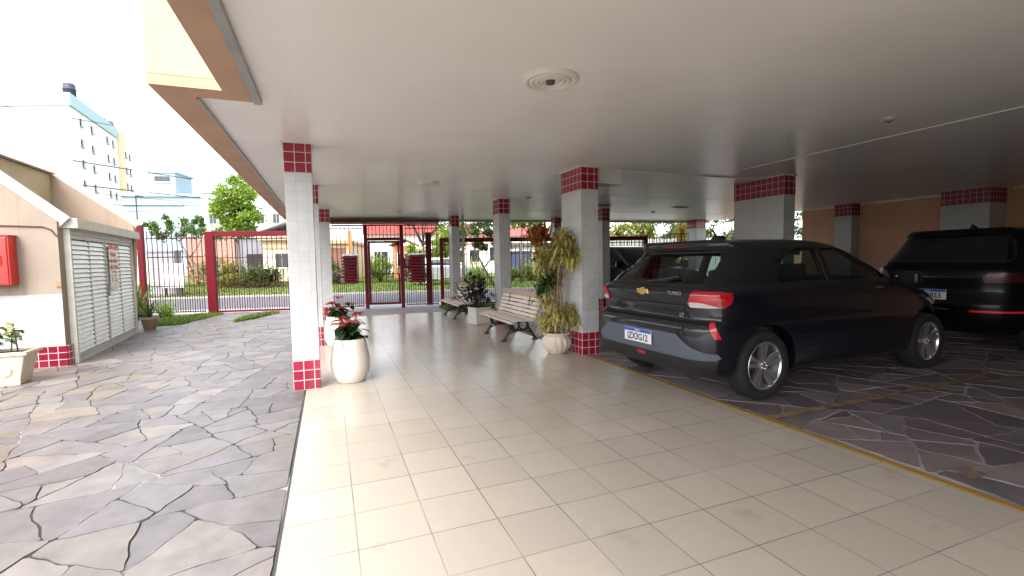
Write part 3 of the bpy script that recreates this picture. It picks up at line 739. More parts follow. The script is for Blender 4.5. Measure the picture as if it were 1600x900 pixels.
pot_white = mat('pot_cream', (.62, .57, .51), .35, var=.04, scale=4)
dark_leaf = leaf_mat('poinsettia_leaf', (.006, .022, .005), (.02, .06, .012), None, .15, .4)
red_leaf = leaf_mat('red_bract', (.35, .01, .015), (.55, .03, .03), (.5, .12, .1), .25, .4)
def red_pot(x, y, label, seed):
    global rng
    keep = rng; rng = np.random.default_rng(seed)
    t = thing('flower_pot', label, 'potted plant', (x, y, 0), 0, 'cream pots with red flowers')
    prof = [(.0, .0), (.135, .0), (.15, .012), (.19, .10), (.205, .19), (.2, .27), (.175, .40), (.165, .46), (.158, .468), (.15, .46), (.15, .42)]
    b = MB(); b.lathe(prof, 40); b.build('pot', pot_white, t)
    b = MB(); b.lathe([(.151, .425), (.08, .432), (0, .436)], 24); b.build('soil', soil, t)
    st = MB(); lf_ = MB(); fl = MB()
    for k in range(9):
        a = k * 2.4 + rng.uniform(0, .6); r = rng.uniform(.03, .12); h = rng.uniform(.58, .76)
        tip = Vector((math.cos(a) * r * 1.6, math.sin(a) * r * 1.6, h))
        st.tube([(math.cos(a) * r * .4, math.sin(a) * r * .4, .42), tip * .6 + Vector((0, 0, .2)), tip], [.006, .005, .004], 6)
        for j in range(7):
            aa = rng.uniform(0, 6.28); e = rng.uniform(-.5, .45)
            d = (math.cos(aa) * math.cos(e), math.sin(aa) * math.cos(e), math.sin(e))
            pz = Vector((tip.x * rng.uniform(.3, 1), tip.y * rng.uniform(.3, 1), rng.uniform(.48, h - .03)))
            leaf(lf_, pz, d, (0, 0, 1), rng.uniform(.11, .17), rng.uniform(.07, .1), .5, shape=[.2, .85, 1, .55, .0], fold=.25)
        if k < 5:
            for j in range(11):
                aa = j * .57 + rng.uniform(-.2, .2); e = rng.uniform(-.1, .4)
                leaf(fl, tip + Vector((0, 0, .005)), (math.cos(aa) * math.cos(e), math.sin(aa) * math.cos(e), math.sin(e)), (0, 0, 1), rng.uniform(.08, .14), .05, .3, shape=[.3, 1, .8, 0], fold=.2)
    st.build('stems', mat('stem_green', (.06, .09, .03), .6), t); lf_.build('leaves', dark_leaf, t); fl.build('flowers', red_leaf, t)
    rng = keep
red_pot(.44, 2.22, 'tapered cream pot of red poinsettia beside the nearest pillar', 3)
red_pot(.36, 4.55, 'farther cream pot of red flowers behind the nearest flower pot', 8)
# bowl with variegated dracaena
t = thing('flower_pot', 'fluted cream bowl pot holding a tall variegated dracaena', 'potted plant', (3.11, 2.58, 0))
prof = [(0, 0), (.10, 0), (.115, .01), (.135, .035), (.178, .09), (.198, .15), (.19, .20), (.165, .235), (.162, .25), (.185, .262), (.195, .278), (.188, .292), (.165, .295), (.155, .27)]
def flute(a, z, i): return 1 + (.11 * abs(math.sin(7 * a + 8 * z)) - .06 if 2 < i < 7 else 0)
b = MB(); b.lathe(prof, 112, fn=flute); b.build('pot', mat('bowl_stone', (.52, .44, .36), .7, var=.08, scale=8, bump=.1), t)
b = MB(); b.lathe([(.158, .272), (.08, .285), (0, .29)], 24); b.build('soil', soil, t)
rx = Vector((math.cos(YAW), -math.sin(YAW), 0)); ry = Vector((math.sin(YAW), math.cos(YAW), 0))
st = MB(); g1 = MB(); g2 = MB(); g3 = MB()
song = stripe_leaf_mat('variegated_leaf', (.66, .54, .19), (.22, .22, .05))
dry = leaf_mat('rusty_leaf', (.22, .06, .015), (.34, .11, .03), (.28, .14, .05), .2)
greenl = leaf_mat('dracaena_green', (.02, .05, .01), (.07, .11, .02), (.14, .15, .03), .2)
for (x, y, z, n_, L_, b_, dr) in ((.10, 0, 1.50, 110, .24, g1, .55), (.20, .08, 1.42, 70, .23, g1, .6), (.22, -.06, 1.30, 80, .24, g1, .9), (.05, -.1, 1.36, 80, .24, g1, .8),
                          (-.17, .02, 1.38, 80, .22, g1, .7), (-.22, -.05, 1.27, 60, .2, g1, .9), (-.12, .1, 1.20, 50, .2, g1, 1.2), (.30, .0, 1.38, 50, .2, g1, 1.0),
                          (-.25, .03, 1.54, 80, .22, g2, .2), (-.17, .06, 1.60, 40, .2, g2, .1), (-.10, -.02, .98, 60, .2, g3, .6), (-.18, .06, .84, 45, .18, g3, .5), (.0, .05, 1.08, 30, .17, g3, .6),
                          (-.12, -.03, .70, 45, .18, g1, .8), (.19, .02, .55, 75, .2, g1, .9), (.24, -.04, .47, 60, .19, g1, 1.0), (-.13, -.03, .46, 70, .17, g1, .9), (.0, -.12, .50, 60, .2, g1, .9), (-.14, .04, .40, 45, .17, g1, .8), (.08, .1, .46, 40, .18, g1, .9)):
    c = rx * x + ry * y + Vector((0, 0, z))
    rosette(b_, c, int(n_ * 2.6), L_ * .9, .025 if b_ is not g2 else .035, dr, -.7 if b_ is not g2 else .2, 1.2, spread=.05)
    base = Vector((rng.uniform(-.06, .06), rng.uniform(-.06, .06), .27))
    st.tube([base, Vector((base.x * .7 + c.x * .25, base.y * .7 + c.y * .25, .27 + (z - .27) * .6)), c], [.014, .012, .008], 8)
st.tube([(.03, 0, .27), rx * .05 + Vector((0, 0, .8)), rx * .06 + Vector((0, 0, 1.35))], [.028, .026, .02], 10)
st.tube([(-.04, .02, .27), rx * -.03 + Vector((0, 0, .7)), rx * -.08 + Vector((0, 0, 1.1))], [.022, .02, .012], 10)
st.build('stems', mat('dracaena_stem', (.28, .21, .14), .8, var=.25, scale=30, bump=.3), t)
g1.build('leaves', song, t); g2.build('rusty_leaves', dry, t)['label'] = 'rust coloured dry tuft at the top'; g3.build('green_leaves', greenl, t)
# square planter between the benches
t = thing('planter_box', 'square beige planter with dark spiky palm between the benches', 'potted plant', (3.06, 5.93, 0), R(12))
plm = mat('planter_beige', (.52, .47, .41), .6, var=.06)
b = MB(); b.box(-.17, .17, -.17, .17, .02, .32); b.box(-.15, .15, -.15, .15, 0, .02); b.build('box', plm, t, bevel=.008)
b = MB(); b.box(-.18, .18, -.18, .18, .321, .345); b.build('rim', plm, t, bevel=.006)
b = MB(); b.box(-.16, .16, -.16, .16, .346, .352); b.build('soil', soil, t)
lv = MB(); st = MB()
for k in range(26):
    x, y = rng.normal(0, .075, 2); h = rng.uniform(.5, 1.02); c = Vector((x * 2.6, y * 2.6, h))
    st.tube([(x, y, .34), (x * 1.8, y * 1.8, h * .7), c], .006, 6)
    for q in range(3):
        cc = Vector((x * (1.6 + q * .5), y * (1.6 + q * .5), h - .17 * q))
        if cc.z < .42: continue
        for j in range(9):
            aa = j * .7 + rng.uniform(-.2, .2); e = rng.uniform(-.2, .8)
            leaf(lv, cc, (math.cos(aa) * math.cos(e), math.sin(aa) * math.cos(e), math.sin(e)), (0, 0, 1), rng.uniform(.12, .2), .042, .45)
st.build('stems', mat('palm_stem', (.03, .035, .015), .7), t); lv.build('leaves', leaf_mat('dark_palm_leaf', (.008, .014, .006), (.028, .036, .014), (.08, .085, .045), .1, .35), t)
# long planter on the left edge
t = thing('planter_box', 'cream moulded trough planter with leafy plant by the shed wall', 'potted plant', (-3.33, 3.72, 0), R(3))
cr_m = mat('planter_cream', (.58, .50, .38), .6, var=.08)
b = MB()
for (z0, z1, h0, h1) in ((.0, .33, .36, .43),):
    b.add([(-h0, -.13, z0), (h0, -.13, z0), (h0, .13, z0), (-h0, .13, z0), (-h1, -.165, z1), (h1, -.165, z1), (h1, .165, z1), (-h1, .165, z1)],
          [(0, 3, 2, 1), (0, 1, 5, 4), (1, 2, 6, 5), (2, 3, 7, 6), (3, 0, 4, 7), (4, 5, 6, 7)])
b.build('trough', cr_m, t, bevel=.01)
b = MB()
for (x0, x1, y0, y1) in ((-.46, .46, -.19, -.15), (-.46, .46, .15, .19), (-.46, -.42, -.149, .149), (.42, .46, -.149, .149)): b.box(x0, x1, y0, y1, .331, .37)
b.build('rim', cr_m, t, bevel=.008)
b = MB()
for cx in (-.24, 0, .24):
    b.tube([(cx + .07 * math.cos(a), -.147 - .012 * 0 - (.17 + .06 * math.sin(a) - .0) * .1 + .0, .17 + .06 * math.sin(a)) for a in np.linspace(-2.9, .9, 14)], .008, 6)
b.box(-.37, .37, -.139, -.13, .005, .05); b.build('moulding', cr_m, t)
b = MB(); b.box(-.42, .42, -.149, .149, .334, .345); b.build('soil', soil, t)
lv = MB(); st = MB()
for k in range(17):
    x = rng.uniform(-.36, .38); h = rng.uniform(.5, .92); tip = Vector((x + rng.normal(0, .05), rng.normal(0, .08), h))
    st.tube([(x, 0, .34), tip], .007, 6)
    for j in range(9):
        aa = rng.uniform(0, 6.28); e = rng.uniform(-.3, .6); f_ = rng.uniform(.45, 1)
        leaf(lv, Vector((x, 0, .34)).lerp(tip, f_), (math.cos(aa) * math.cos(e), math.sin(aa) * math.cos(e), math.sin(e)), (0, 0, 1), rng.uniform(.12, .19), .075, .5, shape=[.3, .9, .9, .5, 0])
st.build('stems', MATS['stem_green'], t); lv.build('leaves', leaf_mat('trough_leaf', (.06, .10, .015), (.16, .19, .05), (.36, .36, .15), .3, .4), t)
# terracotta pot and grassy plants by the left fence post
t = thing('flower_pot', 'small tan clay pot at the far corner of the shed', 'potted plant', (-3.12, 8.25, 0))
b = MB(); b.lathe([(0, 0), (.10, 0), (.14, .22), (.16, .225), (.16, .26), (.145, .26), (.14, .23), (0, .22)], 24); b.build('pot', mat('clay', (.42, .30, .2), .8, var=.1), t)
lv = MB(); rosette(lv, (0, 0, .26), 40, .4, .035, .5, .2, 1.4); lv.build('leaves', leaf_mat('pot_grass_leaf', (.04, .08, .01), (.10, .14, .03), None, .3), t)
def bush(name, label, loc, rad, h, n, lm, lsize=.1, group=None, blade=False):
    t = thing(name, label, 'plant' if blade else 'bush', loc, 0, group)
    lv = MB(); st = MB()
    if blade:
        for k in range(n):
            a = rng.uniform(0, 6.28); e = rng.uniform(.5, 1.45); q = rng.normal(0, rad * .3, 2)
            leaf(lv, (q[0], q[1], 0), (math.cos(a) * math.cos(e), math.sin(a) * math.cos(e), math.sin(e)), (0, 0, 1), h * rng.uniform(.7, 1.25), lsize, .45, shape=[.6, 1, .8, .5, 0])
        lv.build('leaves', lm, t)
        return t
    k = max(8, int(n / 26)); cl = []
    for i in range(k):
        a = rng.uniform(0, 6.28); r = rad * math.sqrt(rng.uniform(0, 1)); z = h * rng.uniform(.18, .88) * (1 - .35 * (r / rad) ** 2)
        c = (math.cos(a) * r, math.sin(a) * r, z); cl.append(c)
        if i % 2 == 0: st.tube([(0, 0, 0), (c[0] * .4, c[1] * .4, z * .6), c], [.02, .014, .006], 5)
    for i in range(n):
        c = cl[rng.integers(k)]; p = Vector(c) + Vector(rng.normal(0, rad * .16, 3)); p.z = max(.02, p.z)
        d = Vector(rng.normal(0, 1, 3)); d.z = abs(d.z) * .6 - .1
        leaf(lv, p, d, (0, 0, 1), lsize * rng.uniform(.7, 1.4), lsize * .5, .3, shape=[.3, 1, 0])
    st.build('stems', bark, t); lv.build('foliage', lm, t)
    return t
bark = mat('bark', (.13, .095, .07), .9, var=.3, scale=12, bump=.5, bscale=30)
lm_bright = leaf_mat('leaf_bright', (.11, .20, .015), (.25, .36, .04), (.36, .42, .10), .55)
lm_mid = leaf_mat('leaf_mid', (.035, .08, .010), (.08, .15, .022), (.15, .21, .04), .35)
lm_dark = leaf_mat('leaf_dark', (.015, .04, .008), (.04, .075, .02), (.08, .11, .03), .3)
lm_yel = leaf_mat('leaf_yellow', (.11, .13, .012), (.24, .24, .03), (.32, .30, .05), .35)
bush('spiky_plant', 'tall green bladed plants at the foot of the left fence post', W(-5.35, -.75), .25, 1.0, 70, lm_mid, .05, None, True)
bush('spiky_plant', 'low fountain of pale striped blades by the left fence', W(-4.75, -.65), .2, .45, 110, lm_bright, .03, None, True)
#PART3
# ------------------------------------------------------------------ slatted benches
wood = mat('bench_slat', (.62, .52, .435), .55, var=.12, scale=7, bump=.15, bscale=60)
wood_top = mat('bench_top_slat', (.40, .27, .18), .5, var=.12, scale=7, bump=.15)
iron = mat('cast_iron', (.012, .011, .011), .45, var=.2)
def bench(loc, label):
    t = thing('slatted_bench', label, 'bench', loc, 0, 'slatted benches along the pillar row')
    P = [(-.265, .325, 20), (-.20, .352, 5), (-.13, .355, 0), (-.06, .35, -4), (.01, .343, -3), (.075, .352, 25), (.115, .40, 62), (.138, .462, 72), (.158, .525, 74), (.177, .588, 75), (.194, .652, 76)]
    for i, (x, z, a) in enumerate(P):
        b = MB(); rot = Matrix.Rotation(-R(a), 3, 'Y')
        b.obox((x, 0, z), .049, 1.62, .02, rot); b.build('slat', wood, t, bevel=.004)
    b = MB(); b.obox((.205, 0, .722), .085, 1.66, .026, Matrix.Rotation(-R(77), 3, 'Y')); o = b.build('top_slat', wood_top, t, bevel=.006)
    for y in (-.44, .44):
        b = MB()
        A = lambda pts, r: b.tube([(x, y, z) for x, z in pts], r * 1.3, 8)
        A([(-.27, .30), (-.18, .325), (-.05, .325), (.05, .32), (.11, .35), (.145, .44), (.185, .60), (.215, .74)], .016)      # seat and back rail
        A([(-.27, .01), (-.265, .03), (-.215, .10), (-.17, .17), (-.185, .24), (-.20, .31)], .016)                                # front leg
        A([(.26, .01), (.255, .03), (.20, .12), (.155, .18), (.14, .25), (.12, .34)], .016)                                       # rear leg
        A([(-.17, .17), (-.08, .155), (.05, .155), (.155, .18)], .012)
        A([(-.21, .11), (-.13, .125), (-.10, .155)], .010); A([(.20, .12), (.12, .13), (.09, .155)], .010)
        for cx in (-.085, .06):
            A([(cx + .072 * math.cos(q), .238 + .072 * math.sin(q)) for q in np.linspace(0, 6.283, 17)], .011)
        for x in (-.27, .26): b.box(x - .045, x + .045, y - .03, y + .03, 0, .014)
        b.build('leg', iron, t)
    return t
bench((3.06, 4.22, 0), 'slatted wooden bench on iron legs nearer the tall potted dracaena')
bench((3.06, 7.36, 0), 'slatted wooden bench on iron legs farther away, near the pedestrian gate')

# ------------------------------------------------------------------ cars
paint = mat('black_car_paint', (.003, .0032, .0065), .45, var=0, coat=.75, spec=.2)
paint2 = mat('dark_suv_paint', (.004, .003, .004), .35, var=0, coat=.22, spec=.2)
plastic = mat('bumper_plastic', (.075, .085, .105), .5, var=.05)
black_pl = mat('black_plastic', (.012, .012, .013), .5, var=0)
glass = glass_mat('car_glass', (.012, .015, .016))
rubber = mat('tyre_rubber', (.006, .006, .006), .85, var=.1)
silver = mat('rim_silver', (.62, .61, .62), .25, metal=.9, var=.03)
rim_dark = mat('rim_dark', (.03, .03, .033), .4, metal=.3)
red_lens = mat('red_lens', (.33, .006, .014), .12, var=.05, coat=.8)
clear_lens = mat('clear_lens', (.48, .42, .42), .15, var=.1, coat=.6)
chrome = mat('chrome', (.7, .7, .72), .12, metal=1.0, var=0)
gold = mat('gold_badge', (.62, .38, .10), .25, metal=.7, var=.08)
plate_w = mat('plate_white', (.66, .66, .68), .4, var=.02)
plate_b = mat('plate_blue', (.03, .09, .38), .4, var=.02)
ink = mat('plate_ink', (.012, .012, .015), .5, var=0)
class Car:
    """body lofted from level contours; levels: (z, x_rear, x_front, half_width, n_rear, n_front), x forward from the rear bumper"""
    def __init__(s, levels, sub=5):
        L = np.array(levels, float); out = []
        for i in range(len(L) - 1):
            p0, p1, p2, p3 = L[max(i - 1, 0)], L[i], L[i + 1], L[min(i + 2, len(L) - 1)]
            h = max(p2[0] - p1[0], 1e-4)
            m1 = (p2 - p0) / max(p2[0] - p0[0], 1e-4) * h; m2 = (p3 - p1) / max(p3[0] - p1[0], 1e-4) * h
            for k in range(sub):
                t = k / sub
                q = (2 * t ** 3 - 3 * t ** 2 + 1) * p1 + (t ** 3 - 2 * t ** 2 + t) * m1 + (-2 * t ** 3 + 3 * t ** 2) * p2 + (t ** 3 - t ** 2) * m2
                q[0] = p1[0] + t * h
                lin = p1 + (p2 - p1) * t
                q[1:4] = .5 * q[1:4] + .5 * lin[1:4]
                out.append(q)
        out.append(L[-1]); s.L = np.array(out)
    def at(s, z): return [np.interp(z, s.L[:, 0], s.L[:, k]) for k in range(1, 6)]
    def rear(s, y, z):
        xr, xf, hw, nr, nf = s.at(z); xc = (xr + xf) / 2; u = min(abs(y) / hw, .9999)
        return xc - (xc - xr) * (1 - u ** nr) ** (1 / nr)
    def front(s, y, z):
        xr, xf, hw, nr, nf = s.at(z); xc = (xr + xf) / 2; u = min(abs(y) / hw, .9999)
        return xc + (xf - xc) * (1 - u ** nf) ** (1 / nf)
    def side(s, x, z):
        xr, xf, hw, nr, nf = s.at(z); xc = (xr + xf) / 2
        n = nr if x < xc else nf; u = min(abs(x - xc) / ((xc - xr) if x < xc else (xf - xc)), .9999)
        return hw * (1 - u ** n) ** (1 / n)
    def body(s, N=112):
        b = MB(); vs = []; fs = []
        for row in s.L:
            z, xr, xf, hw, nr, nf = row; xc = (xr + xf) / 2
            for k in range(N):
                a = 2 * math.pi * k / N; c, sn = math.cos(a), math.sin(a); n = nf if c > 0 else nr
                x = xc + (xf - xc if c > 0 else xc - xr) * math.copysign(abs(c) ** (2 / n), c)
                vs.append((x, hw * math.copysign(abs(sn) ** (2 / n), sn), z))
        m = len(s.L)
        for i in range(m - 1):
            for k in range(N): fs.append((i * N + k, i * N + (k + 1) % N, (i + 1) * N + (k + 1) % N, (i + 1) * N + k))
        fs.append(tuple(range(N))[::-1]); fs.append(tuple((m - 1) * N + k for k in range(N)))
        return b.add(vs, fs, 0, None, True)
    def patch(s, where, rows, d=.004, thick=.02, cols=14, sub=4, sgn=1):
        """conforming patch; rows = [(z, a, b)] with a..b in y (rear/front) or x (side)"""
        rr = []
        for i in range(len(rows) - 1):
            for k in range(sub): rr.append(tuple(np.array(rows[i]) + (np.array(rows[i + 1]) - np.array(rows[i])) * k / sub))
        rr.append(rows[-1]); vs = []; fs = []; nr = len(rr)
        def P(a, z):
            if where == 'rear': return Vector((s.rear(a, z), a, z))
            if where == 'front': return Vector((s.front(a, z), a, z))
            return Vector((a, sgn * s.side(a, z), z))
        for (z, a, c) in rr:
            for k in range(cols + 1):
                q = a + (c - a) * k / cols; e = .01
                n = (P(q + e, z) - P(q - e, z)).cross(P(q, z + e) - P(q, z - e)).normalized()
                if where == 'rear' and n.x > 0 or where == 'front' and n.x < 0 or where == 'side' and n.y * sgn < 0: n = -n
                p = P(q, z); vs.append((p + n * d, p - n * thick))
        top = [v[0] for v in vs]; bot = [v[1] for v in vs]; w_ = cols + 1
        fs = [(i * w_ + k, i * w_ + k + 1, (i + 1) * w_ + k + 1, (i + 1) * w_ + k) for i in range(nr - 1) for k in range(cols)]
        o = len(top); edge = list(range(w_)) + [i * w_ + cols for i in range(1, nr)] + [(nr - 1) * w_ + k for k in range(cols - 1, -1, -1)] + [i * w_ for i in range(nr - 2, 0, -1)]
        b = MB(); b.add(top + bot, fs, 0, None, True)
        n0 = len(b.v); m = len(edge)
        b.add([top[i] for i in edge] + [bot[i] for i in edge], [(i, (i + 1) % m, m + (i + 1) % m, m + i) for i in range(m)], 0, None, False)
        return b
    def pane(s, where, rows, d=.002, cols=14, sub=4, sgn=1, inn=None):
        """single sheet of glass, or with inn a closed cutter through the shell"""
        b = s.patch(where, rows, d, 0 if inn is None else inn, cols, sub, sgn)
        nr = (len(rows) - 1) * sub + 1; w_ = cols + 1; ng = nr * w_; nf = (nr - 1) * cols
        o = MB()
        if inn is None:
            o.v = b.v[:ng]; o.f = b.f[:nf]; o.mi = b.mi[:nf]; o.sm = b.sm[:nf]; o.uv = b.uv[:nf]
        else:
            o.v = b.v[:2 * ng]; top = b.f[:nf]; o.f = list(top) + [[i + ng for i in f[::-1]] for f in top]
            ed = list(range(w_)) + [i * w_ + cols for i in range(1, nr)] + [(nr - 1) * w_ + k for k in range(cols - 1, -1, -1)] + [i * w_ for i in range(nr - 2, 0, -1)]
            m = len(ed); o.f += [[ed[i], ed[(i + 1) % m], ng + ed[(i + 1) % m], ng + ed[i]] for i in range(m)]
            o.mi = [0] * len(o.f); o.sm = [False] * len(o.f); o.uv = [[(0, 0)] * len(f) for f in o.f]
        return o
    def hollow(s, o, cutters):
        for c in cutters:
            bm = bmesh.new(); bm.from_mesh(c.data); bmesh.ops.recalc_face_normals(bm, faces=bm.faces); bm.to_mesh(c.data); bm.free()
            md = o.modifiers.new('cut', 'BOOLEAN'); md.operation = 'DIFFERENCE'; md.object = c; md.solver = 'EXACT'
        bpy.context.view_layer.update()
        nm = bpy.data.meshes.new_from_object(o.evaluated_get(bpy.context.evaluated_depsgraph_get()))
        o.modifiers.clear(); o.data = nm; nm.name = 'body'
        for c in cutters: bpy.data.objects.remove(c)
    def arches(s, o, xs, r, zc):
        me = MB(); hw = 1.2
        for x in xs:
            for sg in (-1, 1):
                vs = []; n = 40
                for yy in (.60 * sg, hw * sg):
                    for k in range(n):
                        a = 2 * math.pi * k / n; vs.append((x + r * math.cos(a), yy, zc + r * math.sin(a)))
                f = [(k, (k + 1) % n, n + (k + 1) % n, n + k) for k in range(n)] + [tuple(range(n))[::-1], tuple(range(n, 2 * n))]
                if sg < 0: f = [q[::-1] for q in f]
                me.add(vs, f)
        c = me.build('arch_cutter', black_pl, o.parent)
        bm = bmesh.new(); bm.from_mesh(c.data); bmesh.ops.recalc_face_normals(bm, faces=bm.faces); bm.to_mesh(c.data); bm.free()
        bm = bmesh.new(); bm.from_mesh(o.data); bmesh.ops.recalc_face_normals(bm, faces=bm.faces); bm.to_mesh(o.data); bm.free()
        md = o.modifiers.new('arch', 'BOOLEAN'); md.operation = 'DIFFERENCE'; md.object = c; md.solver = 'EXACT'
        bpy.context.view_layer.update()
        dg = bpy.context.evaluated_depsgraph_get()
        nm = bpy.data.meshes.new_from_object(o.evaluated_get(dg))
        o.modifiers.clear(); old = o.data; o.data = nm; nm.name = 'body'
        bpy.data.objects.remove(c)
def wheel(parent, x, y, r, rr, sg, detail=True):
    wd = .10
    b = MB(); prof = [(rr * .98, -wd), (r * .93, -wd), (r, -wd * .6), (r, wd * .6), (r * .93, wd), (rr * 1.02, wd * .95), (rr * .98, wd * .7)]
    old = b.M; b.M = Matrix.Translation((x, y, r)) @ Matrix.Rotation(-sg * math.pi / 2, 4, 'X')
    b.lathe(prof, 40); t = b.build('wheel', rubber, parent)
    b = MB(); b.M = Matrix.Translation((x, y, r)) @ Matrix.Rotation(-sg * math.pi / 2, 4, 'X')
    b.lathe([(rr, wd * .85), (rr * .93, wd * .72), (rr * .88, wd * .35), (rr * .3, wd * .3), (0, wd * .3)], 40, 0)
    b.lathe([(rr * 1.0, wd * .86), (rr * .985, wd * .93), (rr * .94, wd * .9), (rr * .92, wd * .7)], 40, 1)
    for k in range(5):
        for q in (-1, 1):
            a = 2 * math.pi * k / 5 + .35
            a0, a1 = a + q * .20, a + q * .16
            n_ = Vector((-math.sin(a), math.cos(a), 0))
            p0 = Vector((math.cos(a + q * .38), math.sin(a + q * .38), 0)) * rr * .17 + Vector((0, 0, wd * .62))
            p1 = Vector((math.cos(a1), math.sin(a1), 0)) * rr * .92 + Vector((0, 0, wd * .86))
            w0, w1 = rr * .07, rr * .11
            z = Vector((0, 0, .018))
            v = [p0 - n_ * w0, p0 + n_ * w0, p1 + n_ * w1, p1 - n_ * w1]
            b.add([p + z * 0 for p in v] + [p - z * 1.6 for p in v], [(0, 1, 2, 3), (0, 4, 5, 1), (1, 5, 6, 2), (2, 6, 7, 3), (3, 7, 4, 0)], 1)
    b.lathe([(rr * .2, wd * .5), (rr * .19, wd * .72), (rr * .14, wd * .75), (0, wd * .75)], 20, 2)
    b.build('rim', [rim_dark, silver, mat('hub_grey', (.15, .15, .16), .4, metal=.5)], t)
    b = MB(); b.M = Matrix.Translation((x, y, r)) @ Matrix.Rotation(-sg * math.pi / 2, 4, 'X')
    for k in range(5):
        a = 2 * math.pi * k / 5; b.lathe([(.009, wd * .7), (.009, wd * .78), (0, wd * .78)], 8, c=(math.cos(a) * rr * .14, math.sin(a) * rr * .14, 0))
    b.build('wheel_nuts', chrome, t)
    return t
def plate(parent, loc, rz_tilt, chars, only=None):
    e = MB(); e.box(-.006, 0, -.2, .2, -.065, .065); p = e.build('number_plate', plate_w, parent, bevel=.003)
    p.location = loc; p.rotation_euler = (0, rz_tilt, 0)
    e = MB(); e.box(-.0085, -.0062, -.198, .198, .031, .063); e.build('blue_band', plate_b, p)
    rot = (math.pi / 2, 0, -math.pi / 2)
    text('lettering', 'BRASIL', .024, plate_w, p, (-.0095, 0, .0465), rot, .001)
    text('lettering', chars, .092, ink, p, (-.0075, 0, -.0185), rot, .001, sx=.86, bold=.002)
    return p
# the black hatchback
HB = [(0.2, 0.22, 3.95, 0.74, 7.5, 4), (0.26, 0.09, 4.04, 0.82, 7.5, 3.6), (0.33, 0.045, 4.1, 0.85, 9, 3.4), (0.42, 0.015, 4.13, 0.862, 9, 3.2), (0.55, 0.0, 4.14, 0.868, 9, 3.0), (0.655, 0.0, 4.11, 0.868, 9, 3), (0.7, 0.02, 4.08, 0.866, 9, 3), (0.735, 0.065, 4.05, 0.866, 9, 3), (0.84, 0.07, 3.85, 0.866, 9, 3), (0.9, 0.055, 3.62, 0.862, 9, 3), (0.955, 0.045, 3.28, 0.852, 9, 3.5), (0.99, 0.075, 3.06, 0.838, 9, 4), (1.03, 0.13, 2.95, 0.81, 7.5, 4), (1.1, 0.215, 2.8, 0.785, 7.5, 4.2), (1.2, 0.335, 2.58, 0.745, 6, 4.2), (1.3, 0.45, 2.34, 0.7, 6, 4.2), (1.36, 0.48, 2.16, 0.665, 6, 4.2), (1.4, 0.47, 1.98, 0.63, 6, 4.2), (1.425, 0.52, 1.82, 0.585, 3.6, 3.6), (1.44, 0.68, 1.62, 0.48, 3, 3), (1.447, 0.95, 1.4, 0.3, 2.5, 2.5)]
HX, HY, HA = 3.068, .68, R(2.4)
hb = thing('parked_car', 'black hatchback parked with its tail to the walkway, bronze badge and blue banded plate', 'car', (HX, HY, 0), HA, 'cars parked under the building')
C1 = Car(HB)
body = C1.body().build('body', paint, hb)
C1.arches(body, (.70, 3.25), .365, .32)
m_, t_, b_ = _new('see_through_glass')
tr_ = t_.nodes.new('ShaderNodeBsdfTransparent'); tr_.inputs['Color'].default_value = (.42, .50, .48, 1)
gl_ = t_.nodes.new('ShaderNodeBsdfGlossy'); gl_.inputs['Roughness'].default_value = .02; gl_.inputs['Color'].default_value = (.8, .85, .85, 1)
lw_ = t_.nodes.new('ShaderNodeLayerWeight'); pw_ = t_.nodes.new('ShaderNodeMath'); pw_.operation = 'POWER'; pw_.inputs[1].default_value = 4.0
fr_ = t_.nodes.new('ShaderNodeMath'); fr_.operation = 'MULTIPLY_ADD'; fr_.inputs[1].default_value = .85; fr_.inputs[2].default_value = .045
t_.links.new(lw_.outputs['Facing'], pw_.inputs[0]); t_.links.new(pw_.outputs[0], fr_.inputs[0])
mx_ = t_.nodes.new('ShaderNodeMixShader')
t_.links.new(fr_.outputs[0], mx_.inputs[0]); t_.links.new(tr_.outputs[0], mx_.inputs[1]); t_.links.new(gl_.outputs[0], mx_.inputs[2]); t_.links.new(mx_.outputs[0], t_.nodes['Material Output'].inputs['Surface'])
clear_glass = m_
PANES = [('rear_window', 'rear', [(1.045, -.62, .62), (1.15, -.61, .61), (1.25, -.57, .57), (1.315, -.52, .52)], 1),
         ('windscreen', 'front', [(1.02, -.68, .68), (1.1, -.67, .67), (1.2, -.635, .635), (1.3, -.59, .59), (1.35, -.55, .55)], 1)]
for sg in (-1, 1):
    PANES += [('side_window', 'side', [(1.04, .92, 1.55), (1.2, .98, 1.55), (1.3, 1.12, 1.55), (1.345, 1.27, 1.55)], sg), ('side_window', 'side', [(1.03, 1.63, 2.62), (1.1, 1.63, 2.52), (1.2, 1.63, 2.33), (1.3, 1.63, 2.09), (1.345, 1.63, 1.95)], sg)]
cut = []
CAV = [(.45, .30, 2.9, .70, 6, 4), (.55, .25, 2.9, .74, 6, 4), (.95, .22, 2.9, .76, 6, 4), (1.03, .23, 2.86, .74, 6, 4.2), (1.10, .29, 2.73, .72, 5, 4.2), (1.20, .40, 2.51, .685, 5, 4.2), (1.30, .52, 2.27, .64, 5, 4.2), (1.36, .56, 2.09, .605, 5, 4.2), (1.395, .60, 1.94, .57, 4, 4.2)]
cut.append(Car(CAV, 3).body(64).build('cavity_cutter', black_pl, hb))
for nm_, wh, rows, sg in PANES: cut.append(C1.pane(wh, rows, .05, 10, 3, sg, .13).build('window_cutter', black_pl, hb))
C1.hollow(body, cut)
for nm_, wh, rows, sg in PANES: C1.pane(wh, [(z_, a0, a1) for z_, a0, a1 in rows], -.012, 10, 3, sg).build(nm_, clear_glass, hb)
seat_m = mat('seat_fabric', (.035, .035, .038), .9, var=.1)
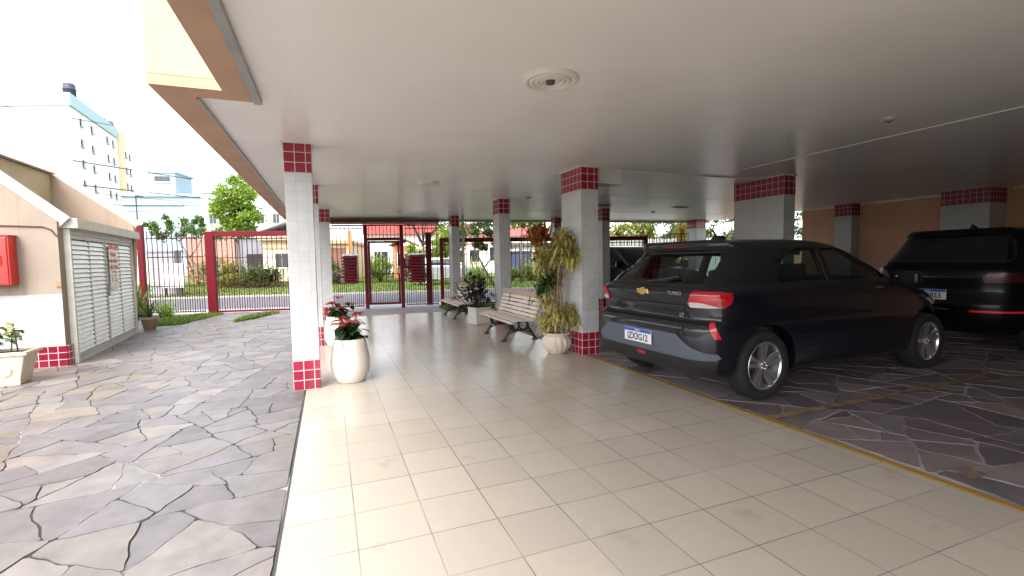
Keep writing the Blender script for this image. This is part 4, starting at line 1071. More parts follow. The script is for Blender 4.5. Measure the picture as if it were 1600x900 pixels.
for (x_, y_, wd_, zt) in ((2.0, -.36, .48, 1.02), (2.0, .36, .48, 1.02), (.95, 0, 1.25, .98)):
    b = MB(); b.obox((x_ + .05, y_, .55), .5, wd_, .14); b.obox((x_ - .22, y_, .80), .14, wd_, zt - .6, Matrix.Rotation(R(-14), 3, 'Y'))
    so = b.build('seat', seat_m, hb, bevel=.03)
    for dy in ((0,) if wd_ < 1 else (-.4, .4)):
        b = MB(); b.obox((x_ - .31, y_ + dy, zt + .09), .09, .25, .16, Matrix.Rotation(R(-10), 3, 'Y')); b.build('headrest', seat_m, so, bevel=.025)
b = MB(); b.box(2.45, 2.8, -.68, .68, .6, .96); b.build('dashboard', black_pl, hb, bevel=.03)
b = MB(); b.tube([(2.32 + .07 * math.sin(q), .36 + .17 * math.cos(q), .90 + .16 * math.sin(q)) for q in np.linspace(0, 6.283, 25)], .014, 8); b.build('steering_wheel', black_pl, hb)
b = MB(); b.obox((2.16, 0, 1.31), .03, .2, .06); b.build('rear_view_mirror', black_pl, hb)
for x in (.70, 3.25):
    for sg in (-1, 1): wheel(hb, x, sg * .745, .31, .215, sg)
def cpatch(C_, par, name, m, where, rows, d=.004, thick=.02, **k):
    return C_.patch(where, rows, d, thick, **k).build(name, m, par)
cpatch(C1, hb, 'spoiler', paint, 'rear', [(1.335, -.56, .56), (1.36, -.58, .58), (1.395, -.56, .56), (1.41, -.50, .50)], .028, .03)
cpatch(C1, hb, 'window_frame', black_pl, 'rear', [(1.012, -.66, .66), (1.03, -.66, .66)], .006, .01, sub=2)
o = cpatch(C1, hb, 'brake_light', mat('brake_lens', (.36, .03, .035), .25, var=.05), 'rear', [(1.352, -.135, .135), (1.385, -.135, .135)], .033, .0, sub=2)
for sg in (-1, 1):
    def yy(a, c): return (a * sg, c * sg) if sg > 0 else (c * sg, a * sg)
    tl = cpatch(C1, hb, 'tail_light', red_lens, 'rear', [(.845,) + yy(.585, .81), (.88,) + yy(.57, .828), (.93,) + yy(.60, .832), (.965,) + yy(.62, .825), (.978,) + yy(.66, .79)], .014, .02)
    cpatch(C1, tl, 'reversing_light', clear_lens, 'rear', [(.848,) + yy(.595, .80), (.862,) + yy(.59, .775), (.885,) + yy(.59, .72), (.892,) + yy(.60, .68)], .018, .0)
    cpatch(C1, tl, 'light_guide', mat('bright_red_lens', (.55, .015, .02), .15, var=.05, coat=.6), 'rear', [(.91,) + yy(.66, .815), (.925,) + yy(.68, .815)], .019, .0, sub=2)
    cpatch(C1, hb, 'reflector', mat('reflector_red', (.45, .012, .03), .2, var=.05, coat=.5), 'rear', [(.585,) + yy(.795, .818), (.65,) + yy(.778, .806), (.72,) + yy(.758, .782)], .008, .01)
    cpatch(C1, hb, 'door_handle', paint, 'side', [(.86, 1.18, 1.36), (.885, 1.18, 1.36)], .028, .0, sgn=sg, sub=2)
    cpatch(C1, hb, 'door_handle', paint, 'side', [(.85, 2.12, 2.30), (.875, 2.12, 2.30)], .028, .0, sgn=sg, sub=2)
    cpatch(C1, hb, 'sill_trim', black_pl, 'side', [(.215, 1.1, 2.86), (.27, 1.1, 2.86)], .006, .01, sgn=sg, sub=2)
    b = MB(); b.obox((2.66, sg * .93, 1.03), .10, .19, .13); mo = b.build('wing_mirror', paint, hb, bevel=.03)
    b = MB(); b.box(2.6, 2.606, sg * .93 - .06, sg * .93 + .06, .985, 1.075); b.build('mirror_glass', glass, mo)
    b = MB(); b.bar((2.68, sg * .80, .98), (2.66, sg * .86, 1.0), .05, .05); b.build('mirror_arm', black_pl, mo)
    cpatch(C1, hb, 'headlight', clear_lens, 'front', [(.70,) + yy(.50, .76), (.78,) + yy(.46, .78)], .006, .01)
cpatch(C1, hb, 'lower_bumper', plastic, 'rear', [(.40, -.79, .79), (.425, -.81, .81), (.455, -.80, .80), (.50, -.66, .66), (.56, -.56, .56), (.605, -.50, .50)], .010, .012, cols=30)
cpatch(C1, hb, 'bumper_valance', black_pl, 'rear', [(.265, -.74, .74), (.33, -.78, .78), (.395, -.80, .80)], .006, .012, cols=30)
cpatch(C1, hb, 'bumper_ledge', paint, 'rear', [(.655, -.62, .62), (.675, -.70, .70), (.695, -.74, .74)], .018, .02, cols=30)
cpatch(C1, hb, 'tailgate_crease', paint, 'rear', [(.832, -.57, .57), (.842, -.575, .575), (.858, -.57, .57)], .012, .02, cols=24, sub=2)
cpatch(C1, hb, 'tailgate_seam', black_pl, 'rear', [(.7225, -.66, .66), (.728, -.66, .66)], .0015, .003, cols=24, sub=1)
cpatch(C1, hb, 'fog_light', red_lens, 'rear', [(.345, -.05, .05), (.38, -.06, .06)], .014, .01, sub=2)
plate(hb, (-.022, 0.0, .528), 0, 'IZX3G12')
xe = C1.rear(0, .975)
b = MB()
bow = [(-.075, .012), (-.066, -.019), (-.03, -.019), (-.024, -.03), (.03, -.03), (.024, -.019), (.066, -.019), (.075, .012)]
bow = [(-.07, .019), (-.028, .019), (-.032, .03), (.022, .03), (.027, .019), (.078, .019), (.07, -.019), (.028, -.019), (.032, -.03), (-.022, -.03), (-.027, -.019), (-.078, -.019)]
bv = [(0, y, z) for y, z in bow]; n = len(bow)
b.add(bv + [(.012, y, z) for y, z in bow], [tuple(range(n)), tuple(range(n, 2 * n))[::-1]] + [(i, n + i, n + (i + 1) % n, (i + 1) % n) for i in range(n)])
e = b.build('badge', gold, hb, loc=(C1.rear(0, .955) - .014, 0, .957))
b = MB()
fr = [(y * 1.1, z * 1.18) for y, z in bow]; b.add([(.004, y, z) for y, z in fr] + [(.013, y, z) for y, z in fr], [tuple(range(n))] + [(i, n + i, n + (i + 1) % n, (i + 1) % n) for i in range(n)]); b.build('badge_frame', chrome, e)
TR = (math.pi / 2, 0, -math.pi / 2)
text('lettering', 'TURBO', .042, chrome, hb, (C1.rear(.43, .955) - .006, -.43, .957), TR, .004, sx=1.25, bold=.001)
text('lettering', 'LT', .045, chrome, hb, (C1.rear(.5, .765) - .006, -.50, .768), TR, .004, sx=1.1, bold=.001)
b = MB(); b.lathe([(0, 0), (.055, 0), (.05, .025), (.035, .045), (0, .052)], 16); o = b.build('antenna', black_pl, hb, loc=(.80, -.22, 1.435)); o.scale = (1.8, .8, 1)
b = MB(); b.tube([(-.01, .0, .03), (-.06, .03, .14)], [.008, .004], 6); b.build('antenna_rod', black_pl, o)
b = MB(); b.bar((.125, .02, 1.045), (.2, -.32, 1.10), .018, .012); b.build('rear_wiper', black_pl, hb)
# the dark SUV
SV = [(.24, .25, 4.05, .80, 4, 4), (.32, .08, 4.15, .86, 4.5, 4), (.45, .02, 4.2, .885, 5, 3.5), (.62, .0, 4.22, .895, 5, 3.4), (.70, .03, 4.2, .895, 5, 3.4), (.80, .06, 4.1, .895, 5, 3.4), (.98, .05, 3.7, .89, 5, 3.4), (1.06, .07, 3.2, .875, 5, 4),
      (1.12, .12, 3.02, .85, 4.6, 4.2), (1.25, .24, 2.75, .80, 4.2, 4.4), (1.40, .38, 2.42, .73, 4.2, 4.4), (1.50, .44, 2.15, .67, 4.2, 4.2), (1.55, .46, 1.95, .62, 4, 4), (1.585, .62, 1.7, .50, 3, 3), (1.60, .95, 1.45, .3, 2.5, 2.5)]
sv = thing('parked_car', 'dark SUV beyond the hatchback nose with a red bumper strip by the orange wall', 'car', (7.62, .64, 0), R(0), 'cars parked under the building')
C2 = Car(SV); body = C2.body().build('body', paint2, sv); C2.arches(body, (.80, 3.35), .40, .36)
for x in (.80, 3.35):
    for sg in (-1, 1): wheel(sv, x, sg * .77, .35, .235, sg)
cpatch(C2, sv, 'rear_window', glass, 'rear', [(1.14, -.66, .66), (1.18, -.69, .69), (1.3, -.65, .65), (1.42, -.60, .60), (1.47, -.55, .55)], .004, .01)
cpatch(C2, sv, 'spoiler', paint2, 'rear', [(1.49, -.58, .58), (1.52, -.58, .58), (1.55, -.52, .52)], .03, .03)
cpatch(C2, sv, 'windscreen', glass, 'front', [(1.1, -.70, .70), (1.25, -.68, .68), (1.4, -.63, .63), (1.5, -.57, .57)], .003, .01)
for sg in (-1, 1):
    def yy(a, c): return (a * sg, c * sg) if sg > 0 else (c * sg, a * sg)
    cpatch(C2, sv, 'tail_light', mat('suv_lens', (.05, .005, .006), .3, var=.05, coat=.1), 'rear', [(.90,) + yy(.52, .86), (.95,) + yy(.50, .87), (1.02,) + yy(.55, .86)], .012, .02)
    cpatch(C2, sv, 'reflector', mat('reflector_glow', (.75, .03, .03), .15, var=.05, coat=.6), 'rear', [(.535,) + yy(.42, .86), (.548,) + yy(.40, .865), (.56,) + yy(.44, .86)], .012, .01, sub=2)
    cpatch(C2, sv, 'side_window', glass, 'side', [(1.1, .5, 2.95), (1.25, .7, 2.65), (1.4, .95, 2.35), (1.47, 1.2, 2.15)], .003, .01, sgn=sg)
    b = MB(); b.obox((2.72, sg * .96, 1.12), .10, .2, .16); b.build('wing_mirror', paint2, sv, bevel=.03)
cpatch(C2, sv, 'bumper_trim', chrome, 'rear', [(.58, -.30, .38), (.588, -.34, .34), (.60, -.22, .40)], .010, .01, cols=24, sub=2)
cpatch(C2, sv, 'bumper_trim', mat('trim_grey', (.25, .24, .26), .3, metal=.6), 'rear', [(.55, -.22, .38), (.558, -.2, .38)], .010, .01, cols=24, sub=2)
cpatch(C2, sv, 'tailgate_strip', chrome, 'rear', [(.955, -.48, .48), (.965, -.46, .46)], .012, .01, cols=24, sub=2)
plate(sv, (-.0, .02, .735), 0, 'JAF 2B53')
b = MB(); b.add([(0, -.02, 0), (.18, -.02, 0), (.18, .02, 0), (0, .02, 0), (.02, -.006, .07), (.08, -.01, .05), (.08, .01, .05), (.02, .006, .07)], [(0, 1, 5, 4), (1, 2, 6, 5), (2, 3, 7, 6), (3, 0, 4, 7), (4, 5, 6, 7)]); b.build('antenna', black_pl, sv, loc=(.62, -.12, 1.575))
# third car, nose towards the walkway, beyond the hatchback
c3 = thing('parked_car', 'dark car with large windscreen parked between the hatchback tail and the long gate', 'car', (7.58, 9.0, 0), R(-90), 'cars parked under the building')
C3 = Car(SV); body = C3.body().build('body', paint, c3); C3.arches(body, (.80, 3.35), .40, .36)
for x in (.80, 3.35):
    for sg in (-1, 1): wheel(c3, x, sg * .77, .35, .235, sg)
cpatch(C3, c3, 'windscreen', glass, 'front', [(1.1, -.72, .72), (1.25, -.69, .69), (1.4, -.63, .63), (1.5, -.57, .57)], .004, .01)
for sg in (-1, 1):
    def yy(a, c): return (a * sg, c * sg) if sg > 0 else (c * sg, a * sg)
    cpatch(C3, c3, 'headlight', clear_lens, 'front', [(.72,) + yy(.55, .80), (.78,) + yy(.50, .83), (.83,) + yy(.52, .82)], .008, .01)
    cpatch(C3, c3, 'side_window', glass, 'side', [(1.1, .5, 2.95), (1.25, .7, 2.65), (1.4, .95, 2.35), (1.47, 1.2, 2.15)], .003, .01, sgn=sg)
    cpatch(C3, c3, 'pillar_trim', mat('trim_grey', (.25, .24, .26), .3, metal=.6), 'front', [(1.1,) + yy(.73, .77), (1.3,) + yy(.68, .72), (1.48,) + yy(.60, .64)], .006, .01)
    b = MB(); b.obox((2.72, sg * .96, 1.12), .10, .2, .16); b.build('wing_mirror', paint, c3, bevel=.03)
cpatch(C3, c3, 'grille', black_pl, 'front', [(.55, -.45, .45), (.70, -.5, .5)], .006, .01)
# silver car across the street
c4 = thing('parked_car', 'silver hatchback parked on the verge across the street', 'car', W(.6, 12.2, .02), SA + R(4), None)
C4 = Car(HB); body = C4.body().build('body', mat('silver_paint', (.45, .47, .5), .3, metal=.5, var=0, coat=.6), c4); C4.arches(body, (.70, 3.25), .365, .32)
for x in (.70, 3.25):
    for sg in (-1, 1): wheel(c4, x, sg * .745, .31, .215, sg)
for sg in (-1, 1):
    cpatch(C4, c4, 'side_window', glass, 'side', [(1.02, .62, 2.70), (1.1, .75, 2.55), (1.2, .9, 2.36), (1.3, 1.1, 2.12), (1.345, 1.25, 1.98)], .003, .01, sgn=sg)
cpatch(C4, c4, 'windscreen', glass, 'front', [(1.01, -.70, .70), (1.2, -.655, .655), (1.35, -.57, .57)], .003, .01)
cpatch(C4, c4, 'rear_window', glass, 'rear', [(1.035, -.60, .60), (1.15, -.63, .63), (1.31, -.55, .55)], .004, .01)
#PART4
# ------------------------------------------------------------------ trees and bushes across the street
def tree(name, label, s, n, trunk, crowns, leafsize, count, lm, r0=.12, group='trees along the street', clumps=46):
    """trunk: list of limb polylines (s,n,z local); crowns: (x,y,z,rx,ry,rz)"""
    t = street_thing(name, label, 'tree', s, n, group)
    b = MB()
    for i, limb in enumerate(trunk):
        k = len(limb); rr = [r0 * (1 if i == 0 else .5) * (1 - .7 * j / (k - 1)) for j in range(k)]
        b.tube(limb, rr, 8)
    vol = np.array([c[3] * c[4] * c[5] for c in crowns]) ** .7; vol = vol / vol.sum()
    cl = []
    for i in range(clumps):
        c = crowns[rng.choice(len(crowns), p=vol)]
        v = rng.normal(0, 1, 3); v /= np.linalg.norm(v); q = rng.uniform(.35, 1) ** .6
        p = np.array(c[:3]) + v * q * np.array(c[3:]); cl.append((p, min(c[3:]) * rng.uniform(.22, .42)))
        if i % 3 == 0:
            base = Vector(trunk[rng.integers(len(trunk))][-1]); b.tube([base, base.lerp(Vector(p), .55) + Vector((0, 0, .1)), p], [r0 * .28, r0 * .18, r0 * .07], 5)
    b.build('trunk', bark, t)
    vs, fs = [], []
    for i in range(count):
        p, r = cl[rng.integers(len(cl))]
        q = p + rng.normal(0, 1, 3) * r * .55
        d = rng.normal(0, 1, 3); d /= np.linalg.norm(d); e = np.cross(d, rng.normal(0, 1, 3)); e /= np.linalg.norm(e) + 1e-9
        L = leafsize * rng.uniform(.6, 1.3); o = len(vs)
        vs += [tuple(q - d * L), tuple(q + e * L * .5), tuple(q + d * L), tuple(q - e * L * .5)]; fs.append((o, o + 1, o + 2, o + 3))
    me = bpy.data.meshes.new('crown'); me.from_pydata(vs, [], fs); me.materials.append(lm)
    o = bpy.data.objects.new('crown', me); COL.objects.link(o); o.parent = t
    return t
tree('street_tree', 'bright green leafy tree above the left end of the sliding gate', -8.4, 14, [[(0, 0, 0), (.03, 0, 1.5), (.0, 0, 3.0), (-.1, 0, 4.6)], [(0, 0, 2.6), (.5, .2, 3.4), (.9, .2, 4.2)], [(0, 0, 2.4), (-.5, -.2, 3.2), (-.9, -.2, 4.1)]],
     [(-.2, 0, 4.8, 1.0, 1.0, 1.5), (.3, .1, 3.8, .95, 1.0, .95), (-.8, -.1, 3.8, .85, .9, .9), (-.2, .1, 3.2, 1.1, .9, .5)], .10, 9000, lm_bright, .075)
tree('street_tree', 'small leaning tree with flat thin crown behind the left fence', -7.8, 8.7, [[(.2, 0, 0), (-.05, 0, .8), (-.6, 0, 1.6), (-.95, 0, 2.3)], [(-.6, 0, 1.6), (-.3, 0, 2.0), (.0, 0, 2.6)], [(.2, 0, .6), (-.5, 0, .95)]],
     [(-1.3, 0, 2.75, .9, .8, .38), (-.5, 0, 2.9, .8, .8, .42), (.1, .1, 2.65, .6, .6, .3), (-1.7, 0, 3.1, .5, .5, .3)], .07, 2400, lm_mid, .06, clumps=34)
tree('street_tree', 'tree with forked grey trunk behind the right mailbox bank', 1.25, 15, [[(0, 0, 0), (.1, 0, 1.6), (.05, 0, 2.3)], [(.05, 0, 2.2), (.6, 0, 3.0), (1.2, 0, 3.9)], [(.05, 0, 2.2), (-.4, 0, 3.1), (-.9, 0, 4.2)]],
     [(-.4, 0, 4.4, 1.6, 1.2, .9), (1.5, 0, 4.6, 1.2, 1.0, .8)], .12, 2600, lm_mid, .16)
tree('street_tree', 'tree with slanting thin trunk seen between the two bench pillars', 4.5, 8.8, [[(.2, 0, 0), (-.3, 0, .9), (-.8, 0, 2.0), (-1.2, 0, 2.9)], [(-.3, 0, .9), (.3, 0, 1.7), (.4, 0, 2.4)]],
     [(-1.0, 0, 2.95, 1.0, .9, .5), (.2, 0, 2.9, 1.0, .9, .55), (.5, 0, 1.9, .5, .5, .5), (-.2, .2, 2.2, .6, .5, .4)], .085, 3800, lm_mid, .07)
tree('street_tree', 'dense green tree left of the first bench pillar', 3.2, 19, [[(0, 0, 0), (0, 0, 1.5), (.1, 0, 2.6)]], [(0, 0, 2.6, 1.1, .9, 1.3), (-1.7, .2, 1.9, 1.3, .9, .8), (.6, 0, 3.6, .7, .7, .7)], .12, 4200, lm_bright, .1)
tree('street_tree', 'leafy tree above the long gate between bench pillar and dracaena', 6.6, 12, [[(0, 0, 0), (0, 0, 1.6), (.1, 0, 3.0)]], [(-.1, 0, 3.9, 1.3, 1, .8), (.6, 0, 3.3, .6, .6, .5)], .10, 2600, lm_bright, .1)
for (s, n, zc, rx_, rz_, lm, lab) in ((13.6, 13, 2.6, 1.6, 1.3, lm_yel, 'yellow green hedge tree over the far gate corner'), (15.6, 12.5, 2.7, 1.5, 1.5, lm_mid, 'green hedge tree left of the antenna pillar'), (18.5, 11, 2.6, 1.8, 1.7, lm_mid, 'leafy tree between the antenna pillar and broad pillar'), (21.5, 11, 2.8, 1.8, 1.8, lm_dark, 'darker tree beside the broad pillar')):
    tree('hedge_tree', lab, s, n, [[(0, 0, 0), (0, 0, zc * .6), (.1, 0, zc)]], [(0, 0, zc, rx_, 1.1, rz_), (rx_ * .5, 0, zc * .7, rx_ * .7, .9, rz_ * .6), (-rx_ * .5, 0, zc * .8, rx_ * .7, .9, rz_ * .7)], .12, 3600, lm, .1, 'hedge trees at the right end of the street')
def sbush(label, s, n, rad, h, cnt, lm, ls=.1, blade=False, name='bush'):
    p = W(s, n, .01); t = bush(name, label, p, rad, h, cnt if blade else int(cnt * 1.7), lm, ls if blade else ls * 1.5, 'bushes on the verge across the street', blade); return t
sbush('large green bush on the verge seen through the sliding gate', -7.25, 14, .95, 1.15, 1300, lm_mid, .14)
sbush('low yellow green shrub left of the large bush', -8.9, 14.6, .75, .7, 800, lm_yel, .12)
sbush('grey green shrub on the verge beside the gate frame', -10.4, 16, .5, .9, 600, lm_mid, .12)
sbush('tall yellow flowering hedge before the brick wall', -12.2, 21, 1.5, 1.7, 1500, lm_yel, .16)
sbush('leafy bush under the brown door left of the mailboxes', -4.6, 17, .9, 1.5, 1400, lm_mid, .13)
sbush('dry brownish shrub beside the left mailbox bank', -3.9, 16, .8, .8, 700, leaf_mat('leaf_dry', (.08, .06, .03), (.16, .12, .06), None, .2), .11)
sbush('green shrub behind the pedestrian gate door', -1.4, 17, .9, 1.7, 1300, lm_bright, .13)
sbush('green shrub behind the gate post', .7, 17.5, .9, 1.5, 1200, lm_mid, .13)
sbush('yellow shrub in front of the pink pillar', 2.0, 17, .8, 1.6, 1100, lm_yel, .13)
sbush('bright arching palm shrub behind the farther bench', 4.05, 10.6, .5, 1.35, 150, lm_bright, .07, True, 'palm_shrub')
sbush('round green bush by the blue garage door', 6.5, 14.2, .55, .85, 800, lm_bright, .1)
sbush('taller green bush behind the dracaena', 7.5, 13.8, .75, 1.15, 1200, lm_bright, .1)
sbush('green bush left of the dracaena at the long gate', 8.9, 14.5, .8, 1.0, 1000, lm_mid, .1)
bush('spiky_plant', 'bright bladed plants right of the red gate corner', W(9.35, 1.9), .35, 1.9, 90, lm_bright, .07, 'bladed plants by the picket fence', True)
bush('spiky_plant', 'bladed plants in front of the white picket fence', W(10.3, 2.1), .4, 1.85, 110, lm_bright, .07, 'bladed plants by the picket fence', True)
t = thing('yellow_plant', 'drooping yellow flowering plant left of the antenna pillar', 'plant', W(10.85, 2.6))
lv = MB(); st = MB(); st.tube([(0, 0, 0), (0, 0, 1.3), (.05, 0, 2.3)], .03, 6)
for k in range(4): rosette(lv, (rng.normal(0, .08), 0, 2.35 - .15 * k), 45, .55, .05, 1.4, -.2, 1.0, spread=.06)
st.build('trunk', bark, t); lv.build('leaves', leaf_mat('yellow_frond', (.30, .22, .02), (.5, .36, .04), (.3, .28, .05), .3), t)

# ------------------------------------------------------------------ houses and buildings across the street
wall_white = mat('far_white', (.74, .72, .70), .8, var=.04, scale=.6); wall_cream = mat('far_cream', (.66, .54, .38), .8, var=.05, scale=.6)
wall_grey = mat('far_grey', (.17, .17, .19), .8, var=.12, scale=1); brick = grid_mat('far_brick', (.34, .13, .09), (.35, .28, .25), .22, .08, .012, rough=.85, var=.2, offset=.5, bump=.2)
dark_win = mat('far_window', (.025, .03, .035), .15, var=.1); roof_red = mat('far_red_roof', (.30, .06, .055), .75, var=.15, scale=3)
roof_tile = mat('far_tile_roof', (.30, .16, .10), .8, var=.2, scale=4); trim_tan = mat('far_trim', (.42, .26, .13), .7, var=.08)
def house(name, label, s0, s1, n0, depth, h, wm, cat='house'):
    t = street_thing(name, label, cat, s0, n0)
    b = MB(); b.box(0, s1 - s0, 0, depth, -.1, h); b.build('wall', wm, t)
    return t
def opening(t, nm, x0, x1, z0, z1, m, frame=None, dpt=.0, sill=False):
    b = MB(); b.box(x0, x1, -.03, -.002, z0, z1); o = b.build(nm, m, t)
    fm = frame or wall_white
    b = MB(); f_ = .07
    b.box(x0 - f_, x0 - .001, -.07, -.002, z0 - f_, z1 + f_); b.box(x1 + .001, x1 + f_, -.07, -.002, z0 - f_, z1 + f_); b.box(x0, x1, -.07, -.002, z1 + .001, z1 + f_)
    if nm == 'window': b.box(x0, x1, -.07, -.002, z0 - f_, z0 - .001); b.box((x0 + x1) / 2 - .02, (x0 + x1) / 2 + .02, -.05, -.031, z0, z1)
    b.build('frame', fm, o)
    return o
def gable(t, x0, x1, y0, y1, z, rise, m, ov=.3):
    b = MB(); xm = (x0 + x1) / 2
    a = [(x0 - ov, y0 - ov, z), (xm, y0 - ov, z + rise), (x1 + ov, y0 - ov, z), (x0 - ov, y1 + ov, z), (xm, y1 + ov, z + rise), (x1 + ov, y1 + ov, z)]
    b.add(a + [(x, y, q + .1) for x, y, q in a], [(0, 1, 4, 3), (1, 2, 5, 4), (9, 10, 7, 6), (10, 11, 8, 7), (0, 6, 7, 1), (1, 7, 8, 2), (3, 4, 10, 9), (4, 5, 11, 10), (0, 3, 9, 6), (2, 8, 11, 5)]); b.build('roof', m, t)
def hip(t, x0, x1, y0, y1, z, rise, m, ov=.35):
    b = MB(); d = (y1 - y0) / 2; ym = (y0 + y1) / 2
    v = [(x0 - ov, y0 - ov, z), (x1 + ov, y0 - ov, z), (x1 + ov, y1 + ov, z), (x0 - ov, y1 + ov, z), (x0 + d * .6, ym, z + rise), (x1 - d * .6, ym, z + rise)]
    b.add(v, [(0, 1, 5, 4), (1, 2, 5), (2, 3, 4, 5), (3, 0, 4), (3, 2, 1, 0)]); b.build('roof', m, t)
t = house('house', 'grey house with dark open garage behind the large bush', -13.0, -9.95, 26, 8, 3.3, wall_grey)
opening(t, 'garage_opening', .75, 1.95, 0, 2.05, mat('garage_dark', (.012, .012, .015), .8), wall_grey); opening(t, 'garage_opening', 2.1, 2.85, 0, 2.05, MATS['garage_dark'], wall_white)
b = MB(); b.box(-.1, 3.15, -.15, 8.1, 3.302, 3.42); b.build('roof', concrete, t)
t = house('house', 'tall white house with sloping parapet behind the grey garage', -13.8, -9.6, 34.5, 8, 4.3, wall_white)
gable(t, 0, 4.2, 0, 8, 4.3, .9, mat('far_roof_pale', (.5, .46, .42), .8))
opening(t, 'window', 2.9, 3.6, 3.0, 3.8, dark_win)
t = house('house', 'cream house with tan eaves at the right edge of the sliding gate', -9.8, -6.2, 22, 9, 2.9, wall_cream)
b = MB(); b.box(-.25, 3.85, -.4, 9.2, 2.902, 3.06); b.build('roof', trim_tan, t); b = MB(); b.box(0.0, 3.6, -.05, -.001, 2.3, 2.42); b.build('band', trim_tan, t)
opening(t, 'door', 2.3, 3.1, 0, 2.05, mat('far_door', (.16, .07, .04), .6)); opening(t, 'window', .8, 1.7, 1.0, 2.0, dark_win)
t = house('brick_wall', 'low red brick wall left of the grey garage', -16.5, -13.1, 26, .3, 3.4, brick, 'wall')
b = MB(); b.box(-.05, 3.45, -.05, .35, 3.401, 3.46); b.build('coping', concrete, t)
t = house('boundary_wall', 'long beige boundary wall behind the leaning tree', -30, -16.6, 24, .25, 2.1, mat('far_beige', (.5, .42, .33), .85, var=.12, scale=.8), 'wall')
b = MB(); b.box(-.02, 13.42, -.06, .31, 2.101, 2.16); b.build('coping', concrete, t)
t = house('house', 'cream house with brown wooden door left of the mailboxes', -6.1, -3.95, 22, 8, 2.62, wall_cream)
opening(t, 'door', .85, 1.85, .25, 2.3, mat('far_door', (.16, .07, .04), .6), trim_tan)
b = MB(); b.box(-.2, 2.3, -.35, 8.2, 2.622, 2.85); b.build('roof', trim_tan, t); 
t = house('house', 'white two storey house with red parapet behind the pedestrian gate', -3.9, 2.3, 31, 8, 3.75, wall_white)
b = MB(); b.box(-.3, 6.5, -.5, 8.2, 3.752, 4.7); b.build('roof', roof_red, t)
opening(t, 'window', .6, 1.8, .9, 2.2, dark_win); opening(t, 'window', 3.6, 4.9, .9, 2.2, dark_win); opening(t, 'door', 2.3, 3.2, 0, 2.2, mat('far_door', (.16, .07, .04), .6))
for s in (-3.62, -.15):
    b = MB(); b.box(-.11, .11, -.11, .11, 0, 3.45 if s < -1 else 2.3)
    o = b.build('column', mat('orange_column', (.52, .16, .05), .7, var=.08), None, 0, W(s, 20)); o.rotation_euler.z = SA
    tag(o, 'tall orange painted column left of the pedestrian gate' if s < -1 else 'short orange painted column behind the gate door', 'column')
t = house('house', 'small orange red house front seen through the gate door', -1.1, .5, 24, 5, 2.5, mat('far_orange', (.46, .16, .08), .8, var=.1))
opening(t, 'window', .35, 1.15, .9, 1.9, dark_win); gable(t, 0, 1.6, 0, 5, 2.5, .5, roof_tile)
t = house('house', 'pink rendered house with red roof left of the first bench pillar', 3.2, 7.2, 34, 8, 3.9, mat('far_pink', (.60, .42, .38), .8, var=.06))
hip(t, 0, 4, 0, 8, 3.9, 1.4, roof_red); opening(t, 'window', .6, 1.6, 1.1, 2.3, dark_win); opening(t, 'window', 2.4, 3.4, 1.1, 2.3, dark_win)
b = MB(); b.box(-.3, .3, -.15, .15, 0, 2.0); b.box(-.36, .36, -.2, .2, 2.001, 2.1)
o = b.build('gate_pillar', mat('far_pink', (.60, .42, .38), .8), None, 0, W(3.0, 22)); o.rotation_euler.z = SA; tag(o, 'pink gate pillar behind the silver car', 'pillar')
t = house('garage', 'low white garage with dark blue door seen between pillar and dracaena', 7.6, 13.5, 24, 6, 2.35, wall_white)
o = opening(t, 'garage_door', .4, 2.15, .0, 1.95, mat('navy_door', (.035, .035, .085), .5, var=.08)); opening(t, 'garage_door', 3.2, 5.0, 0, 1.95, MATS['navy_door'])
b = MB(); b.box(-.2, 6.1, -.4, 6.1, 2.352, 2.5); b.build('roof', mat('far_dark_roof', (.06, .06, .07), .7), t)
b = MB(); b.box(1.2, 1.35, -.05, -.031, 1.1, 1.35); b.build('handle', wall_white, o)
t = house('house', 'white house with reddish roof above the blue garage door', 6.5, 14.5, 33, 8, 3.6, wall_white); hip(t, 0, 8, 0, 8, 3.6, 1.3, roof_red)
opening(t, 'window', 1.0, 2.2, 1.2, 2.5, dark_win); opening(t, 'window', 4.5, 5.7, 1.2, 2.5, dark_win)
t = house('house', 'tall white house with small windows left of the hedge trees', 15.2, 19.5, 26, 7, 6.2, wall_white)
for x in (.5, 1.4, 2.6): opening(t, 'window', x, x + .55, 3.2, 3.6, dark_win)
gable(t, 0, 4.3, 0, 7, 6.2, 1.0, roof_tile)
t = street_thing('picket_fence', 'white picket fence behind the bladed plants', 'fence', 9.4, 6.4)
b = MB()
for k in range(46): x = k * .12; b.box(x, x + .08, 0, .025, 0, 2.05); b.add([(x, 0, 2.05), (x + .08, 0, 2.05), (x + .08, .025, 2.05), (x, .025, 2.05), (x + .04, .012, 2.13)], [(0, 1, 4), (1, 2, 4), (2, 3, 4), (3, 0, 4)])
b.build('pickets', mat('picket_white', (.74, .70, .66), .7, var=.08), t)
b = MB(); b.box(-.02, 5.5, .026, .07, .4, .5); b.box(-.02, 5.5, .026, .07, 1.6, 1.7); b.build('rails', mat('picket_white', (.74, .7, .66), .7), t)
t = street_thing('board_fence', 'brown board fence below the trees beside the broad pillar', 'fence', 15.2, 7.5)
b = MB()
for k in range(52): b.box(k * .18, k * .18 + .165, 0, .03 + .006 * (k % 2), 0, 2.0 + .03 * math.sin(k * 2.1))
b.build('boards', mat('board_brown', (.26, .15, .075), .8, var=.25, scale=3), t)
b = MB(); b.box(0, 9.3, .04, .09, .5, .6); b.box(0, 9.3, .04, .09, 1.5, 1.6); b.build('rails', mat('board_brown', (.26, .15, .075), .8), t)
